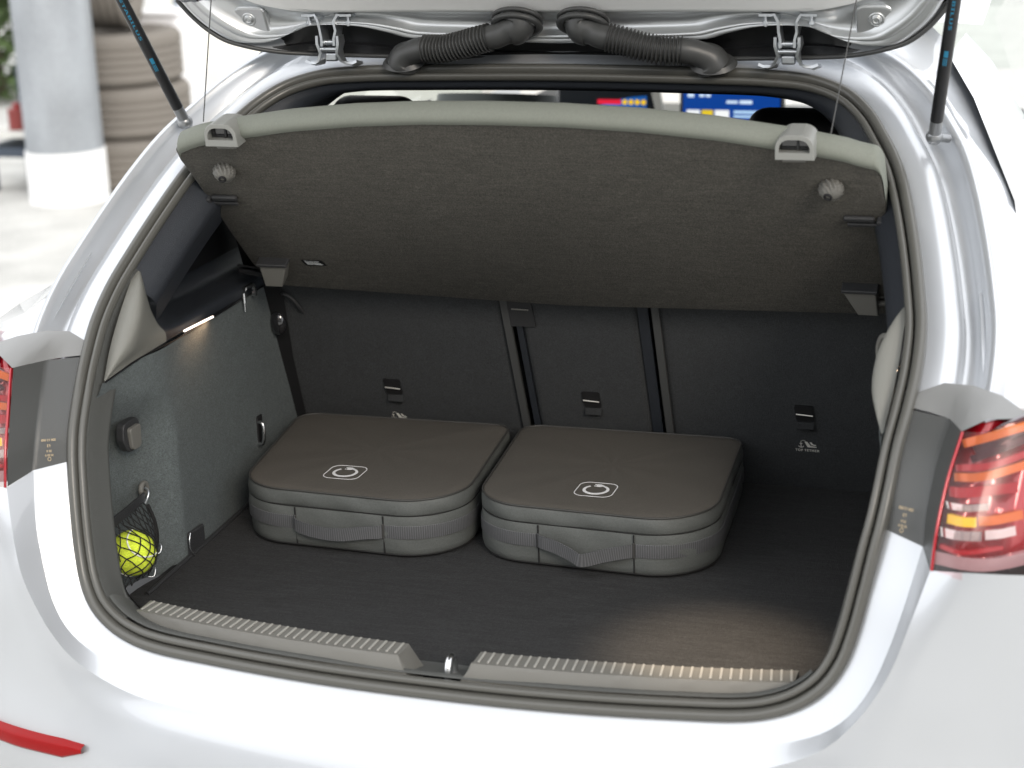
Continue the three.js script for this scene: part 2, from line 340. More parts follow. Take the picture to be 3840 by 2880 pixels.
  const cap = new THREE.Shape(roundPoly([[-.014, .012], [.014, .012], [.012, -.02], [-.010, -.02]], [.004, .004, .006, .006], 4).map(p => new THREE.Vector2(...p)));
  const cg = new THREE.ExtrudeGeometry(cap, { depth: .004, bevelEnabled: true, bevelThickness: .0015, bevelSize: .0015, bevelSegments: 2 }); cg.rotateY(Math.PI / 2); cg.translate(kx + .009, .224, -.165);
  part('knob_cap', cg, M.sill, knob);
  // luggage eye near the seat, on the left wall
  const ex = -wallX(-.555);
  part('eye_recess', rbox(.004, .050, .020, .009, [ex + .0005, .104, -.556]), M.black, wl);
  part('lashing_eye', tube([[ex + .001, .082, -.546], [ex + .010, .084, -.545], [ex + .013, .100, -.546], [ex + .010, .118, -.548], [ex + .001, .120, -.550]], .0032, 30, 8), M.steel, wl);
  part('eye_recess', rbox(.004, .050, .020, .009, [wallX(-.555) - .0005, .104, -.556]), M.black, wr);
  part('lashing_eye', tube([[.538, .082, -.546], [.528, .084, -.545], [.525, .100, -.546], [.528, .118, -.548], [.538, .120, -.550]], .0032, 30, 8), M.steel, wr);
  // hook loop on the right ledge, by the belt
  part('belt_loop', tube([[.535, .415, -.22], [.522, .412, -.235], [.516, .392, -.245], [.520, .372, -.242], [.53, .366, -.23]], .004, 30, 8), M.sill, wr);
}

// boot floor of felt
{
  const rows = []; for (let i = 0; i <= 40; i++) { const z = lerp(.075, -.79, i / 40), row = []; const hw = z > -.03 ? .47 : wallX(z) - .003; for (let j = 0; j <= 40; j++) { const x = lerp(-hw, hw, j / 40); row.push(V(x, -.0005 - (z > .04 ? (z - .04) * .3 : 0), z)); } rows.push(row); }
  const f = part('boot_floor', grid(rows), M.floor);
  part('floor_edge', tube([[-.511, .001, -.10], [-.525, .001, -.40], [-.545, .001, -.76]], .0035, 30, 8), M.plastic, f);
  part('floor_edge', tube([[.511, .001, -.10], [.525, .001, -.40], [.545, .001, -.76]], .0035, 30, 8), M.plastic, f);
  part('floor_base', rbox(1.08, .03, .86, .004, [0, -.022, -.36]), M.black, f);
  // finger recess at the left floor edge
  const pl = [[-.514, .036, -.245], [-.5235, .034, -.275], [-.528, .022, -.305], [-.529, .001, -.30]];
  part('floor_catch', merge([rbox(.006, .036, .048, .003, [-.521, .018, -.276], [0, -.05, 0])]), M.plastic, f);
  part('catch_edge', tube([[-.517, .037, -.254], [-.5165, .030, -.2485], [-.515, .014, -.246], [-.511, .001, -.251]], .0012, 20, 6), M.steel, f);
}

// seat backs seen from the boot
{
  const sp = y => -.762 + .43 * y;                            // plane of the seat backs
  const pt = (x, y, n = 0) => V(x, y - n * .395, sp(y) + n * .919);
  function back(x0, x1, name) {
    const rows = [], ys = [-.01, .02, .1, .2, .3, .4, .45, .475, .48], nx = 16;
    const r = .012;
    ys.forEach(y => { const row = []; for (let k = 0; k <= nx; k++) { const t = k / nx, x = lerp(x0, x1, t); let n = 0; const e = Math.min(x - x0, x1 - x); if (e < .004) n = -.010; else if (e < .016) n = -.004; if (y > .47) n -= .03; row.push(pt(x, y, n)); } rows.push(row); });
    // finer at the rims
    const xs = [x0, x0 + .003, x0 + .008, x0 + .014, x0 + .02]; const xe = xs.map(x => x0 + x1 - x).reverse(); const inner = []; for (let k = 1; k < 12; k++) inner.push(lerp(x0 + .02, x1 - .02, k / 12));
    const all = [...xs, ...inner, ...xe];
    const rr = ys.map(y => all.map(x => { const e = Math.min(x - x0, x1 - x); let n = -.012 * Math.pow(1 - Math.min(1, e / .012), 2); if (y > .455) n -= (y - .455) * 2; return pt(x, y, n); }));
    const g = grid(rr);
    const sides = [x0, x1].map(x => grid(ys.map(y => [pt(x, y, -.012), pt(x, y, -.13)])));
    const o = part(name, merge([g, ...sides, grid([[pt(x0, .48, -.06), pt(x1, .48, -.06)], [pt(x0, .47, -.14), pt(x1, .47, -.14)]])]), M.seat);
    return o;
  }
  const L = back(-.548, -.124, 'seat_back'), C = back(-.1005, .099, 'seat_back'), R = back(.127, .55, 'seat_back');
  // piped edge strips beside the gaps
  const edge = (x, w, n) => strip([[x, 0, sp(0) + n], [x, .2, sp(.2) + n], [x, .46, sp(.46) + n]], [1, 0, 0], w, .006);
  part('seat_edge', edge(-.1205, .012, .002), M.seatTrim, L); part('seat_edge', edge(-.1025, .010, -.004), M.plasticBlue, C);
  part('seat_edge', edge(.1065, .017, -.006), M.plasticBlue, C); part('seat_edge', edge(.1285, .012, .002), M.seatTrim, R);
  part('seat_gap', grid([[V(-.6, -.02, sp(0) - .05), V(.6, -.02, sp(0) - .05)], [V(-.6, .47, sp(.47) - .06), V(.6, .47, sp(.47) - .06)]]), M.black, C);
  // anchor pockets with their bright bars
  for (const [x, o] of [[-.351, L], [.0005, C], [.352, R]]) {
    const y = .147;
    const hole = new THREE.Shape(roundPoly([[-.0155, .019], [.0145, .019], [.0155, -.013], [-.0135, -.013]], [.003, .003, .004, .004], 4).map(p => new THREE.Vector2(...p)));
    const hg = new THREE.ExtrudeGeometry(hole, { depth: .0022, bevelEnabled: false }); hg.rotateX(Math.atan(.43)); hg.applyMatrix4(new THREE.Matrix4().makeTranslation(x, y, sp(y) + .0005));
    part('anchor_pocket', hg, M.black, o);
    const sc = pt(x + .001, y - .020, .003); part('pocket_scoop', rbox(.029, .013, .006, .003, sc.toArray(), [-.2, 0, 0]), M.seat, o);
    part('anchor_bar', rod([x - .013, y + .001, sp(y) + .006], [x + .014, y - .0005, sp(y) + .006], .0012, 8), std({ color: lin(.75, .73, .68), metalness: .6, roughness: .3 }), o);
  }
  // printed tether marks
  const mark = (word) => canvasTex(512, 320, (c, w, h) => {
    c.clearRect(0, 0, w, h); c.strokeStyle = c.fillStyle = '#d9d8d0'; c.lineWidth = 15;
    // anchor with its dotted belt, child seat
    c.beginPath(); c.moveTo(150, 95); c.lineTo(150, 205); c.moveTo(125, 120); c.lineTo(175, 120); c.stroke(); c.beginPath(); c.arc(150, 165, 44, .25, Math.PI - .25); c.stroke();
    c.setLineDash([12, 8]); c.beginPath(); c.arc(195, 85, 42, Math.PI, Math.PI * 2); c.stroke(); c.setLineDash([]);
    c.beginPath(); c.moveTo(215, 75); c.lineTo(262, 200); c.lineTo(420, 200); c.lineTo(420, 178); c.lineTo(318, 165); c.lineTo(262, 70); c.closePath(); c.fill();
    c.beginPath(); c.moveTo(300, 80); c.lineTo(335, 145); c.lineTo(405, 160); c.lineTo(420, 140); c.lineTo(362, 122); c.lineTo(340, 80); c.closePath(); c.fill();
    c.font = 'bold 74px sans-serif'; c.textAlign = 'center'; c.fillText(word, 256, 300);
  });
  for (const [x, o] of [[-.354, L], [.353, R]]) {
    const t = mark('TOP TETHER'); const w = .047, h = .0294, y0 = .0745;
    const g = new THREE.PlaneGeometry(w, h); g.rotateX(Math.atan(.43)); const c = pt(x, y0 + .012, .0012);
    g.translate(c.x, c.y, c.z); part('tether_mark', g, std({ map: t, roughness: .8, transparent: true }), o);
  }
  // release plate at the top of the middle back, belt guide and loop by the left wall
  part('release_plate', strip([[-.094, .286, sp(.286) + .002], [-.096, .34, sp(.34) + .002]], [1, 0, 0], .042, .004), M.plastic, C);
  part('release_bar', rod([-.108, .318, sp(.318) + .006], [-.080, .3175, sp(.3175) + .006], .0014, 8), M.sill, C);
  part('belt_loop', tube([[-.512, .322, sp(.322)], [-.505, .326, sp(.326) + .009], [-.492, .320, sp(.32) + .011], [-.484, .305, sp(.305) + .009], [-.4815, .29, sp(.29) + .002]], .0028, 30, 8), M.plastic, L);
  part('belt_guide', new THREE.SphereGeometry(.02, 20, 14).scale(.75, 1.1, .6).translate(-.53, .268, sp(.268) + .006), M.gloss, L);
  part('side_filler', grid([[V(-.556, 0, -.752), V(-.535, 0, -.758)], [V(-.552, .2, -.672), V(-.523, .2, -.672)], [V(-.545, .335, -.618), V(-.505, .335, -.612)]]), M.black, L);
}

// loading sill: two ribbed covers, latch bar between them
{
  const zb = x => .031 - .22 * x * x, xs = []; for (let k = 0; k <= 40; k++) xs.push(lerp(.050, .455, k / 40));
  const make = () => {
    const rows = xs.map((x, k) => { const z = zb(x); const e = .0; const yy = .035; return [V(x, -.004, z - .003), V(x, yy - .004, z - .002), V(x, yy, z + .001), V(x, yy, z + .034), V(x, yy + .0022, z + .037), V(x, yy + .0022, z + .041), V(x, yy - .003, z + .044), V(x, .017, z + .0465), V(x, .010, z + .049), V(x, -.002, z + .050)]; });
    const end = rows[0].map((p, i) => V(p.x - (i > 0 ? .005 + .012 * (.036 - p.y) / .036 : .018), Math.min(p.y - (i > 0 && i < 7 ? .010 : 0), p.y), p.z)), low = rows[0].map((p, i) => V(p.x - .024, -.005, p.z));
    return grid([low, end, ...rows], { crease: .5 });
  };
  const [r, l] = both('sill_cover', make, M.sill);
  const rib = new RoundedBoxGeometry(.0034, .0022, .030, 2, .001);
  for (const [o, s] of [[r, 1], [l, -1]]) for (let k = 0; k < 33; k++) {
    const x = lerp(.057, .449, k / 32); const m = mesh('rib', rib, M.rib, o); m.position.set(s * x, .0358 - GROUND, zb(x) + .0175); m.rotation.y = s * .44 * x * .8;
  }
  // plain sill skin under the covers and at the corners
  const skr = []; for (let k = 0; k < 300; k++) { const i = (k + 150) % 300, p = rim[i]; if (p.y > .062 || Math.abs(p.x) > .512) continue; const a = at(i, -.025, -.008), b = at(i, -.029, -.014), w = sstep(.40, .52, Math.abs(p.x)); skr.push([a, b, V(b.x * .992, b.y - .010, b.z - .018), V(b.x * .985, lerp(.004, b.y - .03, w), b.z - .045), V(b.x * .975, lerp(-.002, -.006, w), b.z - .075)]); }
  part('sill_skin', grid(skr), M.lining);
  const st = merge([tube([[.014, -.004, .036], [.014, .022, .038], [.0145, .030, .045], [.015, .030, .056], [.0155, .022, .063], [.0155, -.004, .065]], .0055, 30, 10)]);
  part('latch_bar', st, M.steel);
  part('latch_plate', rbox(.055, .004, .022, .002, [.013, .0035, .050]), M.plasticDark);
}

// lamp trims, tail lamps
{
  const SP = [[.5565, .236, -.009], [.5615, .277, -.026], [.5675, .325, -.062], [.574, .36, -.097]];
  const RP = [[.603, .226, .012], [.604, .268, -.006], [.611, .318, -.040], [.622, .358, -.077]];
  const LP = [[.617, .217, .059], [.620, .262, .045], [.628, .315, .015], [.640, .362, -.020]];
  const sp = spline(vec(SP), 20), rp = spline(vec(RP), 20), lp = spline(vec(LP), 20);
  const ins = (a, b, t) => a.clone().lerp(b, t);
  const rows = sp.map((p, i) => [ins(p, rp[i], -.12), ins(p, rp[i], .05), ins(p, rp[i], .5), ins(p, rp[i], .90), rp[i].clone().add(V(.0008, 0, .001)), ins(rp[i], lp[i], .10), ins(rp[i], lp[i], .5), ins(rp[i], lp[i], .97)]);
  const top = [[V(.572, .362, -.100), V(.598, .361, -.088), V(.622, .358, -.077), V(.632, .3605, -.045), V(.640, .362, -.020)], [V(.577, .372, -.110), V(.602, .378, -.108), V(.628, .380, -.100), V(.648, .379, -.074), V(.668, .374, -.035)], [V(.579, .376, -.118), V(.61, .388, -.125), V(.645, .388, -.122), V(.68, .384, -.10), V(.72, .374, -.05)]];
  const trims = both('lamp_trim', () => grid(rows), M.lampTrim);
  both('trim_cap', () => grid(top), std({ color: lin(.20, .202, .198), roughness: .3 }), trims);
  // moulded approval marks in pale tan
  const etch = canvasTex(256, 256, (c, w, h) => { c.clearRect(0, 0, w, h); c.fillStyle = '#b39f7d'; c.font = 'bold 34px sans-serif'; c.textAlign = 'center'; c.fillText('000 E1 000', 128, 52); c.font = 'bold 40px sans-serif'; c.fillText('E1', 128, 110); c.font = 'bold 30px sans-serif'; c.fillText('R 02', 128, 160); c.fillText('A 00 IA', 128, 200); c.beginPath(); c.lineWidth = 6; c.strokeStyle = '#b39f7d'; c.arc(128, 226, 18, 0, 7); c.stroke(); });
  const em = std({ map: etch, roughness: .5, transparent: true });
  for (const s of [1, -1]) { const g = new THREE.PlaneGeometry(.030, .036); g.rotateX(-.36); g.rotateY(s * .0 - s * .42); g.translate(s * .5795, .2565, .0035); g.translate(0, 0, .0016); part('moulded_mark', g, em, s > 0 ? trims[0] : trims[1]); }
  // tail lamps: clear cover over red, amber and chrome insides
  const surf = (u, v, d = 0) => { const e = lp[Math.round(v * 20)] || lp[20]; const i = Math.min(19, Math.floor(v * 20)), f = v * 20 - i; const p = lp[i].clone().lerp(lp[i + 1], f); return V(p.x + .27 * u, p.y + (v - .1) * .024 * Math.min(1, u * 3) - .01 * u, p.z + .022 * Math.min(1, u * 8) - .30 * u * u - d); };
  const cover = []; for (let j = 0; j <= 20; j++) { const row = []; for (let k = 0; k <= 30; k++) row.push(surf(k / 30, j / 20)); cover.push(row); }
  const shellG = []; for (let j = 0; j <= 20; j++) { const row = []; for (let k = 0; k <= 30; k++) row.push(surf(k / 30, j / 20, .045 - .01 * Math.sin(k * .8))); shellG.push(row); }
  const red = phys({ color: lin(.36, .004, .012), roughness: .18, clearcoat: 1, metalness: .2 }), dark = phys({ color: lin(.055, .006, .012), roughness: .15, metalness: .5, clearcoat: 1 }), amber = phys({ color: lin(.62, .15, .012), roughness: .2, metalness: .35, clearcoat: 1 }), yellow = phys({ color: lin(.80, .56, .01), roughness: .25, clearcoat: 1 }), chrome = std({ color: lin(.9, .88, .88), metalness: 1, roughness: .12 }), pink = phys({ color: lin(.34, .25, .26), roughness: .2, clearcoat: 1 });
  const lensM = phys({ color: lin(1, .88, .88), roughness: .24, transmission: 1, thickness: 0, ior: 1.45, clearcoat: 1, clearcoatRoughness: .02 });
  const band = (pts, w, d, t = .008) => { const P = pts.map(([u, v]) => surf(u, v, d).toArray()); const c = spline(vec(P), 18).map(p => p.toArray()); return strip(c, [0, 1, -.2], w, t); };
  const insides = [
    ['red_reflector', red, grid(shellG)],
    ['amber_band', amber, band([[.03, .88], [.12, .935], [.24, .96], [.5, .97]], .010, .016)],  // amber band along the top of the lamp
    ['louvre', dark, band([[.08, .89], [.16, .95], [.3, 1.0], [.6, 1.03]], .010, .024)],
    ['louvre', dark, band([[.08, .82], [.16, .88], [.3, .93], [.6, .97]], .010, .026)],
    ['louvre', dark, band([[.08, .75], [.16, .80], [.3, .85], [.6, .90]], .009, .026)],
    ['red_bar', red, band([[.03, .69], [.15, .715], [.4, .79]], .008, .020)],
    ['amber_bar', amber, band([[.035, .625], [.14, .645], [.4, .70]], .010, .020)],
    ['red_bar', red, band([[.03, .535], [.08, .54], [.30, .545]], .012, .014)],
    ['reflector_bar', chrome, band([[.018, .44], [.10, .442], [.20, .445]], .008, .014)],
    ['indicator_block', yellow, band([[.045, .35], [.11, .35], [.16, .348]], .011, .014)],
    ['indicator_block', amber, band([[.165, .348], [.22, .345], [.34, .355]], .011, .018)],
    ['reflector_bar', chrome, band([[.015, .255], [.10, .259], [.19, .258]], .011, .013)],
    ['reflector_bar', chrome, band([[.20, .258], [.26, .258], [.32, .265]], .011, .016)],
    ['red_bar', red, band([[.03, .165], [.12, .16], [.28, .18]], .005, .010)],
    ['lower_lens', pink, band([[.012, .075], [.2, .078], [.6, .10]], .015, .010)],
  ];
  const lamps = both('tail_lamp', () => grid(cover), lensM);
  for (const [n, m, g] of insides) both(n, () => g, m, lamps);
  // thin red edge of the lamp along the trim
  both('lens_edge', () => tube(lp.map(p => [p.x + .001, p.y, p.z + .002]), .0020, 40, 8), red, lamps);
}

// bumper with the recess of the shut tailgate
{
  const st = [ // seal, inner ridge, crease, shoulder, skin, lower skin, bottom
    [[.556, .236, -.009], [.603, .226, .012], [.6165, .2165, .060], [.66, .2235, .074], [.76, .222, .050], [.88, .20, -.13], [.90, -.1, -.25]],
    [[.5415, .165, .022], [.586, .158, .046], [.5955, .150, .088], [.625, .125, .092], [.75, .06, .055], [.88, .02, -.1], [.9, -.25, -.2]],
    [[.531, .118, .037], [.571, .108, .062], [.580, .105, .101], [.604, .075, .103], [.74, -.03, .06], [.87, -.1, -.08], [.88, -.4, -.15]],
    [[.519, .081, .05], [.553, .064, .077], [.562, .068, .106], [.588, .022, .110], [.71, -.09, .08], [.85, -.2, -.05], [.85, -.45, -.1]],
    [[.50, .052, .062], [.529, .030, .087], [.538, .033, .112], [.562, -.02, .119], [.66, -.13, .11], [.78, -.3, .0], [.78, -.5, -.05]],
    [[.47, .029, .071], [.492, .004, .093], [.503, -.002, .116], [.522, -.048, .127], [.59, -.155, .135], [.66, -.35, .08], [.66, -.5, .05]],
    [[.40, .009, .082], [.41, -.016, .10], [.42, -.038, .122], [.435, -.074, .138], [.47, -.18, .16], [.5, -.36, .13], [.5, -.5, .1]],
    [[.31, .003, .087], [.31, -.022, .104], [.31, -.050, .128], [.32, -.085, .148], [.34, -.19, .175], [.34, -.36, .15], [.34, -.5, .12]],
    [[.15, -.0035, .092], [.15, -.03, .109], [.15, -.058, .133], [.155, -.094, .155], [.16, -.20, .19], [.16, -.36, .17], [.16, -.5, .14]],
    [[0, -.005, .093], [0, -.032, .110], [0, -.060, .134], [0, -.097, .157], [0, -.20, .194], [0, -.36, .175], [0, -.5, .15]]];
  const full = [...st, ...st.slice(0, -1).reverse().map(s => s.map(([x, y, z]) => [-x, y, z]))];
  const cols = []; for (let c = 0; c < 7; c++) cols.push(spline(full.map(s => V(...s[c])), 110));
  const rows = []; for (let k = 0; k <= 110; k++) { const key = cols.map(c => c[k]); const pre = key[0].clone().add(key[0].clone().sub(key[1]).multiplyScalar(.15)).add(V(0, 0, -.006));
    const [kS, kR, kC] = key, mixp = (a, b, t) => a.clone().lerp(b, t);
    const r = [pre, kS, mixp(kS, kR, .3), mixp(kS, kR, .65), mixp(kS, kR, .93), kR.clone().add(V(0, 0, .0004)), mixp(kR, kC, .10), mixp(kR, kC, .5), mixp(kR, kC, .90)];
    const cr = new THREE.CatmullRomCurve3(key.slice(2), false, 'centripetal'); for (let t = 0; t <= 36; t++) r.push(cr.getPoint(t / 36)); rows.push(r); }
  const cut = (i, j) => grid(rows.map(q => q.slice(i, j + 1)));
  const b = part('bumper', merge([cut(0, 5), cut(5, 9), cut(9, rows[0].length - 1)]), M.paint);
  {
    // red reflectors let into the bumper
    const refl = phys({ color: lin(.27, .0006, .0016), roughness: .3, clearcoat: .1, specularIntensity: .4 });
    const key = st.map(q => V(...q[4])).sort((p, q) => p.x - q.x), ks = st.map(q => V(...q[3])).sort((p, q) => p.x - q.x);
    const rr = [];
    for (let k = 0; k <= 24; k++) { const x = lerp(.482, .76, k / 24), e = Math.min(1, k / 3); const yc = -.116 - .005 * e + .0 * x; const hh = lerp(.004, .0115, e);
      const zAt = y => { const y1 = interp(ks.map(p => p.x), ks.map(p => p.y), x), z1 = interp(ks.map(p => p.x), ks.map(p => p.z), x), y2 = interp(key.map(p => p.x), key.map(p => p.y), x), z2 = interp(key.map(p => p.x), key.map(p => p.z), x); return z1 + (z2 - z1) * Math.min(1.2, Math.max(0, (y - y1) / (y2 - y1))); };
      rr.push([[hh + .003, -.012], [hh, .004], [hh * .6, .007], [-hh * .6, .007], [-hh, .004], [-hh - .003, -.012]].map(([dy, dz]) => V(x, yc + dy, zAt(yc) + dz + .006))); }
    const g = grid(rr);
    both('reflector', () => g, refl, [b, b]);
  }
}

// wheels and flank, plain because they lie outside the frame
{
  both('flank', () => grid([[V(.905, .33, -.8), V(.905, .33, -3.2)], [V(.92, .0, -.8), V(.92, .0, -3.2)], [V(.90, -.48, -.8), V(.90, -.48, -3.2)]]), M.paint);
  for (const z of [-.75, -3.3]) for (const s of [-1, 1]) { const g = new THREE.CylinderGeometry(.34, .34, .22, 32); g.rotateZ(Math.PI / 2); g.translate(s * .79, -.38, z); part('wheel', g, M.rubber); }
  part('floor_pan', rbox(1.7, .06, 3.6, .02, [0, -.48, -1.8]), M.black);
}

// tailgate: frame, trim, dark rim, rubber edge, skin
{
  const zf = (x, y) => -.548 + .2 * x * x + (y - .75) * .4;
  const sc = [[0, .7485], [.05, .75], [.14, .752], [.21, .755], [.235, .758], [.26, .766], [.308, .777], [.365, .7797], [.398, .775], [.425, .762], [.447, .7545], [.476, .7515], [.504, .7555], [.533, .776], [.552, .797], [.566, .82]];
  const tm = [[0, .797], [.08, .7972], [.158, .798], [.24, .7985], [.316, .799], [.355, .800], [.39, .802], [.414, .806], [.436, .811], [.450, .815], [.462, .820]];
  const ed = [[0, .7235], [.05, .724], [.16, .726], [.27, .729], [.384, .7335], [.44, .738], [.485, .7475], [.52, .7605], [.5525, .7885], [.577, .821]];
  const full = a => [...a.slice(1).reverse().map(([x, y]) => [-x, y]), ...a];
  const c3 = (a, dz = 0, n = 160) => spline(full(a).map(([x, y]) => V(x, y, zf(x, y) + dz)), n);
  const E0s = spline(full(ed).map(([x, y]) => { const k = 1 - sstep(.38, .48, Math.abs(x)); return V(x, y - .003 * k, -.545 - .024 * k + .2 * x * x + (y - .75) * .2); }), 160);
  const gate = part('tailgate', grid(E0s.map(p => { const k = p.x / .577; return [p.clone(), V(p.x * 1.01, p.y + .015, p.z - .010), V(p.x * 1.02, p.y + .075, p.z - .045), V(k * .60, .99, -.49), V(k * .64, 1.14, -.30), V(k * .63, 1.40, .07), V(k * .52, 1.54, .34)]; })), M.paint);
  const S0 = c3(sc), T0 = c3(tm), E0 = spline(full(ed).map(([x, y]) => { const k = 1 - sstep(.38, .48, Math.abs(x)); return V(x, y - .003 * k, -.545 - .024 * k + .2 * x * x + (y - .75) * .2); }), 160);
  // silver frame: from the scalloped lip over a rounded bead, a step and a shallow valley up to the trim
  const rows = S0.map((p, i) => { const q = T0[i], d = q.clone().sub(p); const L = (t, n) => p.clone().addScaledVector(d, t).add(V(0, -n * .35, n)); const wide = Math.min(1, d.length() / .05);
    return [p.clone().add(V(0, .012, -.03)), p.clone().add(V(0, .002, -.006)), L(0, .0005), L(.04, .0045), L(.10, .006), L(.15, .003), L(.18, .0035), L(.23, .006), L(.29, .002), L(.36, -.006 * wide), L(.5, -.010 * wide), L(.66, -.011 * wide), L(.8, -.006 * wide), L(.92, 0), L(1.02, .002)]; });
  // side frames run on up the tailgate
  const sideRows = [[V(.462, .820, zf(.462, .82) + .001), V(.50, .820, zf(.5, .82) - .006), V(.54, .8205, zf(.54, .82)), V(.566, .82, zf(.566, .82))], [V(.52, .90, -.395), V(.55, .90, -.40), V(.585, .90, -.40), V(.60, .90, -.395)], [V(.56, 1.05, -.19), V(.585, 1.05, -.20), V(.61, 1.05, -.20), V(.625, 1.05, -.19)], [V(.55, 1.3, .15), V(.57, 1.3, .14), V(.59, 1.3, .14), V(.605, 1.3, .15)], [V(.46, 1.42, .33), V(.48, 1.42, .32), V(.49, 1.42, .32), V(.50, 1.42, .33)]];
  const fr = part('gate_frame', merge([grid(rows), grid(sideRows), mirror(grid(sideRows))]), M.silver, gate);
  // light trim panel below the rear window and the window itself
  const lip = T0.map(p => { const k = 1 - Math.abs(p.x) / .47; return [p.clone().add(V(0, 0, -.004)), p.clone().add(V(0, -.0005, .010)), p.clone().add(V(0, .004, .014)), V(p.x * 1.03, .845, -.482 + .15 * p.x * p.x), V(p.x * 1.12, .93, -.335 + .12 * p.x * p.x)]; });
  const trim = std({ color: lin(.80, .81, .80), roughness: .55 });
  part('gate_trim', grid(lip, { crease: .9 }), trim, gate);
  part('rear_window', grid(T0.map(p => [V(p.x * 1.12, .93, -.337 + .12 * p.x * p.x), V(p.x * 1.18, 1.05, -.185 + .08 * p.x * p.x), V(p.x * 1.15, 1.18, -.02 + .06 * p.x * p.x)])), phys({ color: lin(.12, .125, .125), transmission: 1, thickness: 0, roughness: .03 }), gate);
  part('lower_trim', grid(T0.map(p => [V(p.x * 1.15, 1.18, -.02 + .06 * p.x * p.x), V(p.x * 1.16, 1.30, .14), V(p.x * 1.0, 1.42, .33), V(p.x * .98, 1.46, .36), V(p.x * .98, 1.50, .33)])), M.plastic, gate);
  // dark rim and rubber edge
  part('gate_rim', grid(S0.map((p, i) => { const e = E0[i]; return [p.clone().add(V(0, .015, -.028)), p.clone().lerp(e, .35).add(V(0, 0, -.022)), p.clone().lerp(e, .60).add(V(0, 0, -.016)), p.clone().lerp(e, .66).add(V(0, 0, -.008)), p.clone().lerp(e, .95).add(V(0, 0, -.004)), e.clone().add(V(0, 0, -.002))]; }), { crease: .6 }), M.plasticDark, gate);
  part('gate_edge', tube(E0.filter((p, i) => i % 4 === 0).map(p => p.toArray()), .0035, 160, 8), M.rubber, gate);
  const sideSkin = [[V(.577, .821, zf(.577, .82) - .01), V(.566, .82, zf(.566, .82))], [V(.602, .93, -.42), V(.606, .92, -.37)], [V(.64, 1.08, -.24), V(.625, 1.05, -.19)], [V(.63, 1.34, .12), V(.605, 1.3, .15)], [V(.52, 1.5, .34), V(.50, 1.42, .33)]];
  both('side_skin', () => grid(sideSkin), M.paint, [gate, gate]);
  // seals of bolts (round plugs) in raised bosses
  const boss = () => { const s = new THREE.Shape(roundPoly([[-.026, .022], [.022, .022], [.024, -.02], [-.026, -.02]], [.008, .016, .008, .006], 5).map(p => new THREE.Vector2(...p))); const g = new THREE.ExtrudeGeometry(s, { depth: .008, bevelEnabled: true, bevelSize: .004, bevelThickness: .003, bevelSegments: 4 }); g.rotateX(.45); g.translate(.474, .789, -.506); return g; };
  both('boss', boss, M.silver, [gate, gate]);
  both('grommet', () => merge([new THREE.TorusGeometry(.0095, .0022, 10, 28).rotateX(.45).translate(.473, .7885, -.4945), new THREE.SphereGeometry(.008, 18, 12).scale(1, 1, .45).rotateX(.45).translate(.473, .7885, -.494), new THREE.TorusGeometry(.0045, .0013, 8, 20).rotateX(.45).translate(.4725, .7875, -.4905)]), M.silver, [gate, gate]);
  both('clip', () => rbox(.010, .006, .004, .001, [.186, .7585, -.534]), M.silver, [gate, gate]);
}

// added lamp, unseen in the tailgate trim, to warm a patch of boot floor
{
  const p = [.30, 1.265, .105], t = V(.325, 0, -.105);
  part('added_gate_lamp', rbox(.06, .012, .03, .004, [p[0], p[1] + .012, p[2] + .004], [.85, 0, 0]), std({ color: 0xffffff, emissive: new THREE.Color(1, .80, .60), emissiveIntensity: 3 }), car, 'added warm lamp out of view in the tailgate trim');
  const l = new THREE.SpotLight(new THREE.Color(1, .78, .56), 7.5, 3, .15, 1, 2); l.position.set(p[0], p[1] - .012, p[2]); l.target.position.copy(t); l.castShadow = true; l.shadow.radius = 1.5; scene.add(l, l.target);
}

// hinges
{
  const h = () => {
    const c = .349, z = -.512, g = [];
    for (const s of [-1, 1]) {
      const x = c + s * .013;
      g.push(strip([[c + s * .040, .7935, z - .004], [c + s * .022, .7935, z - .003], [c + s * .016, .7925, z - .002], [x, .787, z], [x - s * .000, .772, z - .006], [x - s * .003, .758, z - .004], [x - s * .003, .748, z - .004]], [0, 0, 1], .026, .0038));
      g.push(rod([c + s * .032, .794, z], [c + s * .032, .777, z], .0022, 8)); g.push(rod([c + s * .032, .7845, z], [c + s * .032, .780, z], .0045, 6));
      g.push(strip([[c + s * .0165, .763, z], [c + s * .0175, .752, z], [c + s * .0135, .739, z - .002], [c + s * .0165, .727, z - .005], [c + s * .022, .7205, z - .008], [c + s * .034, .7185, z - .010], [c + s * .043, .722, z - .010]], [0, .25, 1], .022, .0042));
    }
    g.push(rod([c - .018, .7515, z - .008], [c + .018, .7515, z - .008], .0046, 10), rod([c - .016, .742, z + .002], [c + .016, .742, z + .002], .0035, 10), rod([c - .014, .742, z + .002], [c - .014, .7515, z - .004], .003, 8), rod([c + .014, .742, z + .002], [c + .014, .7515, z - .004], .003, 8));
    g.push(rbox(.020, .013, .012, .003, [c, .730, z - .006]));
    return merge(g);
  };
  both('hinge', h, M.zinc);
}

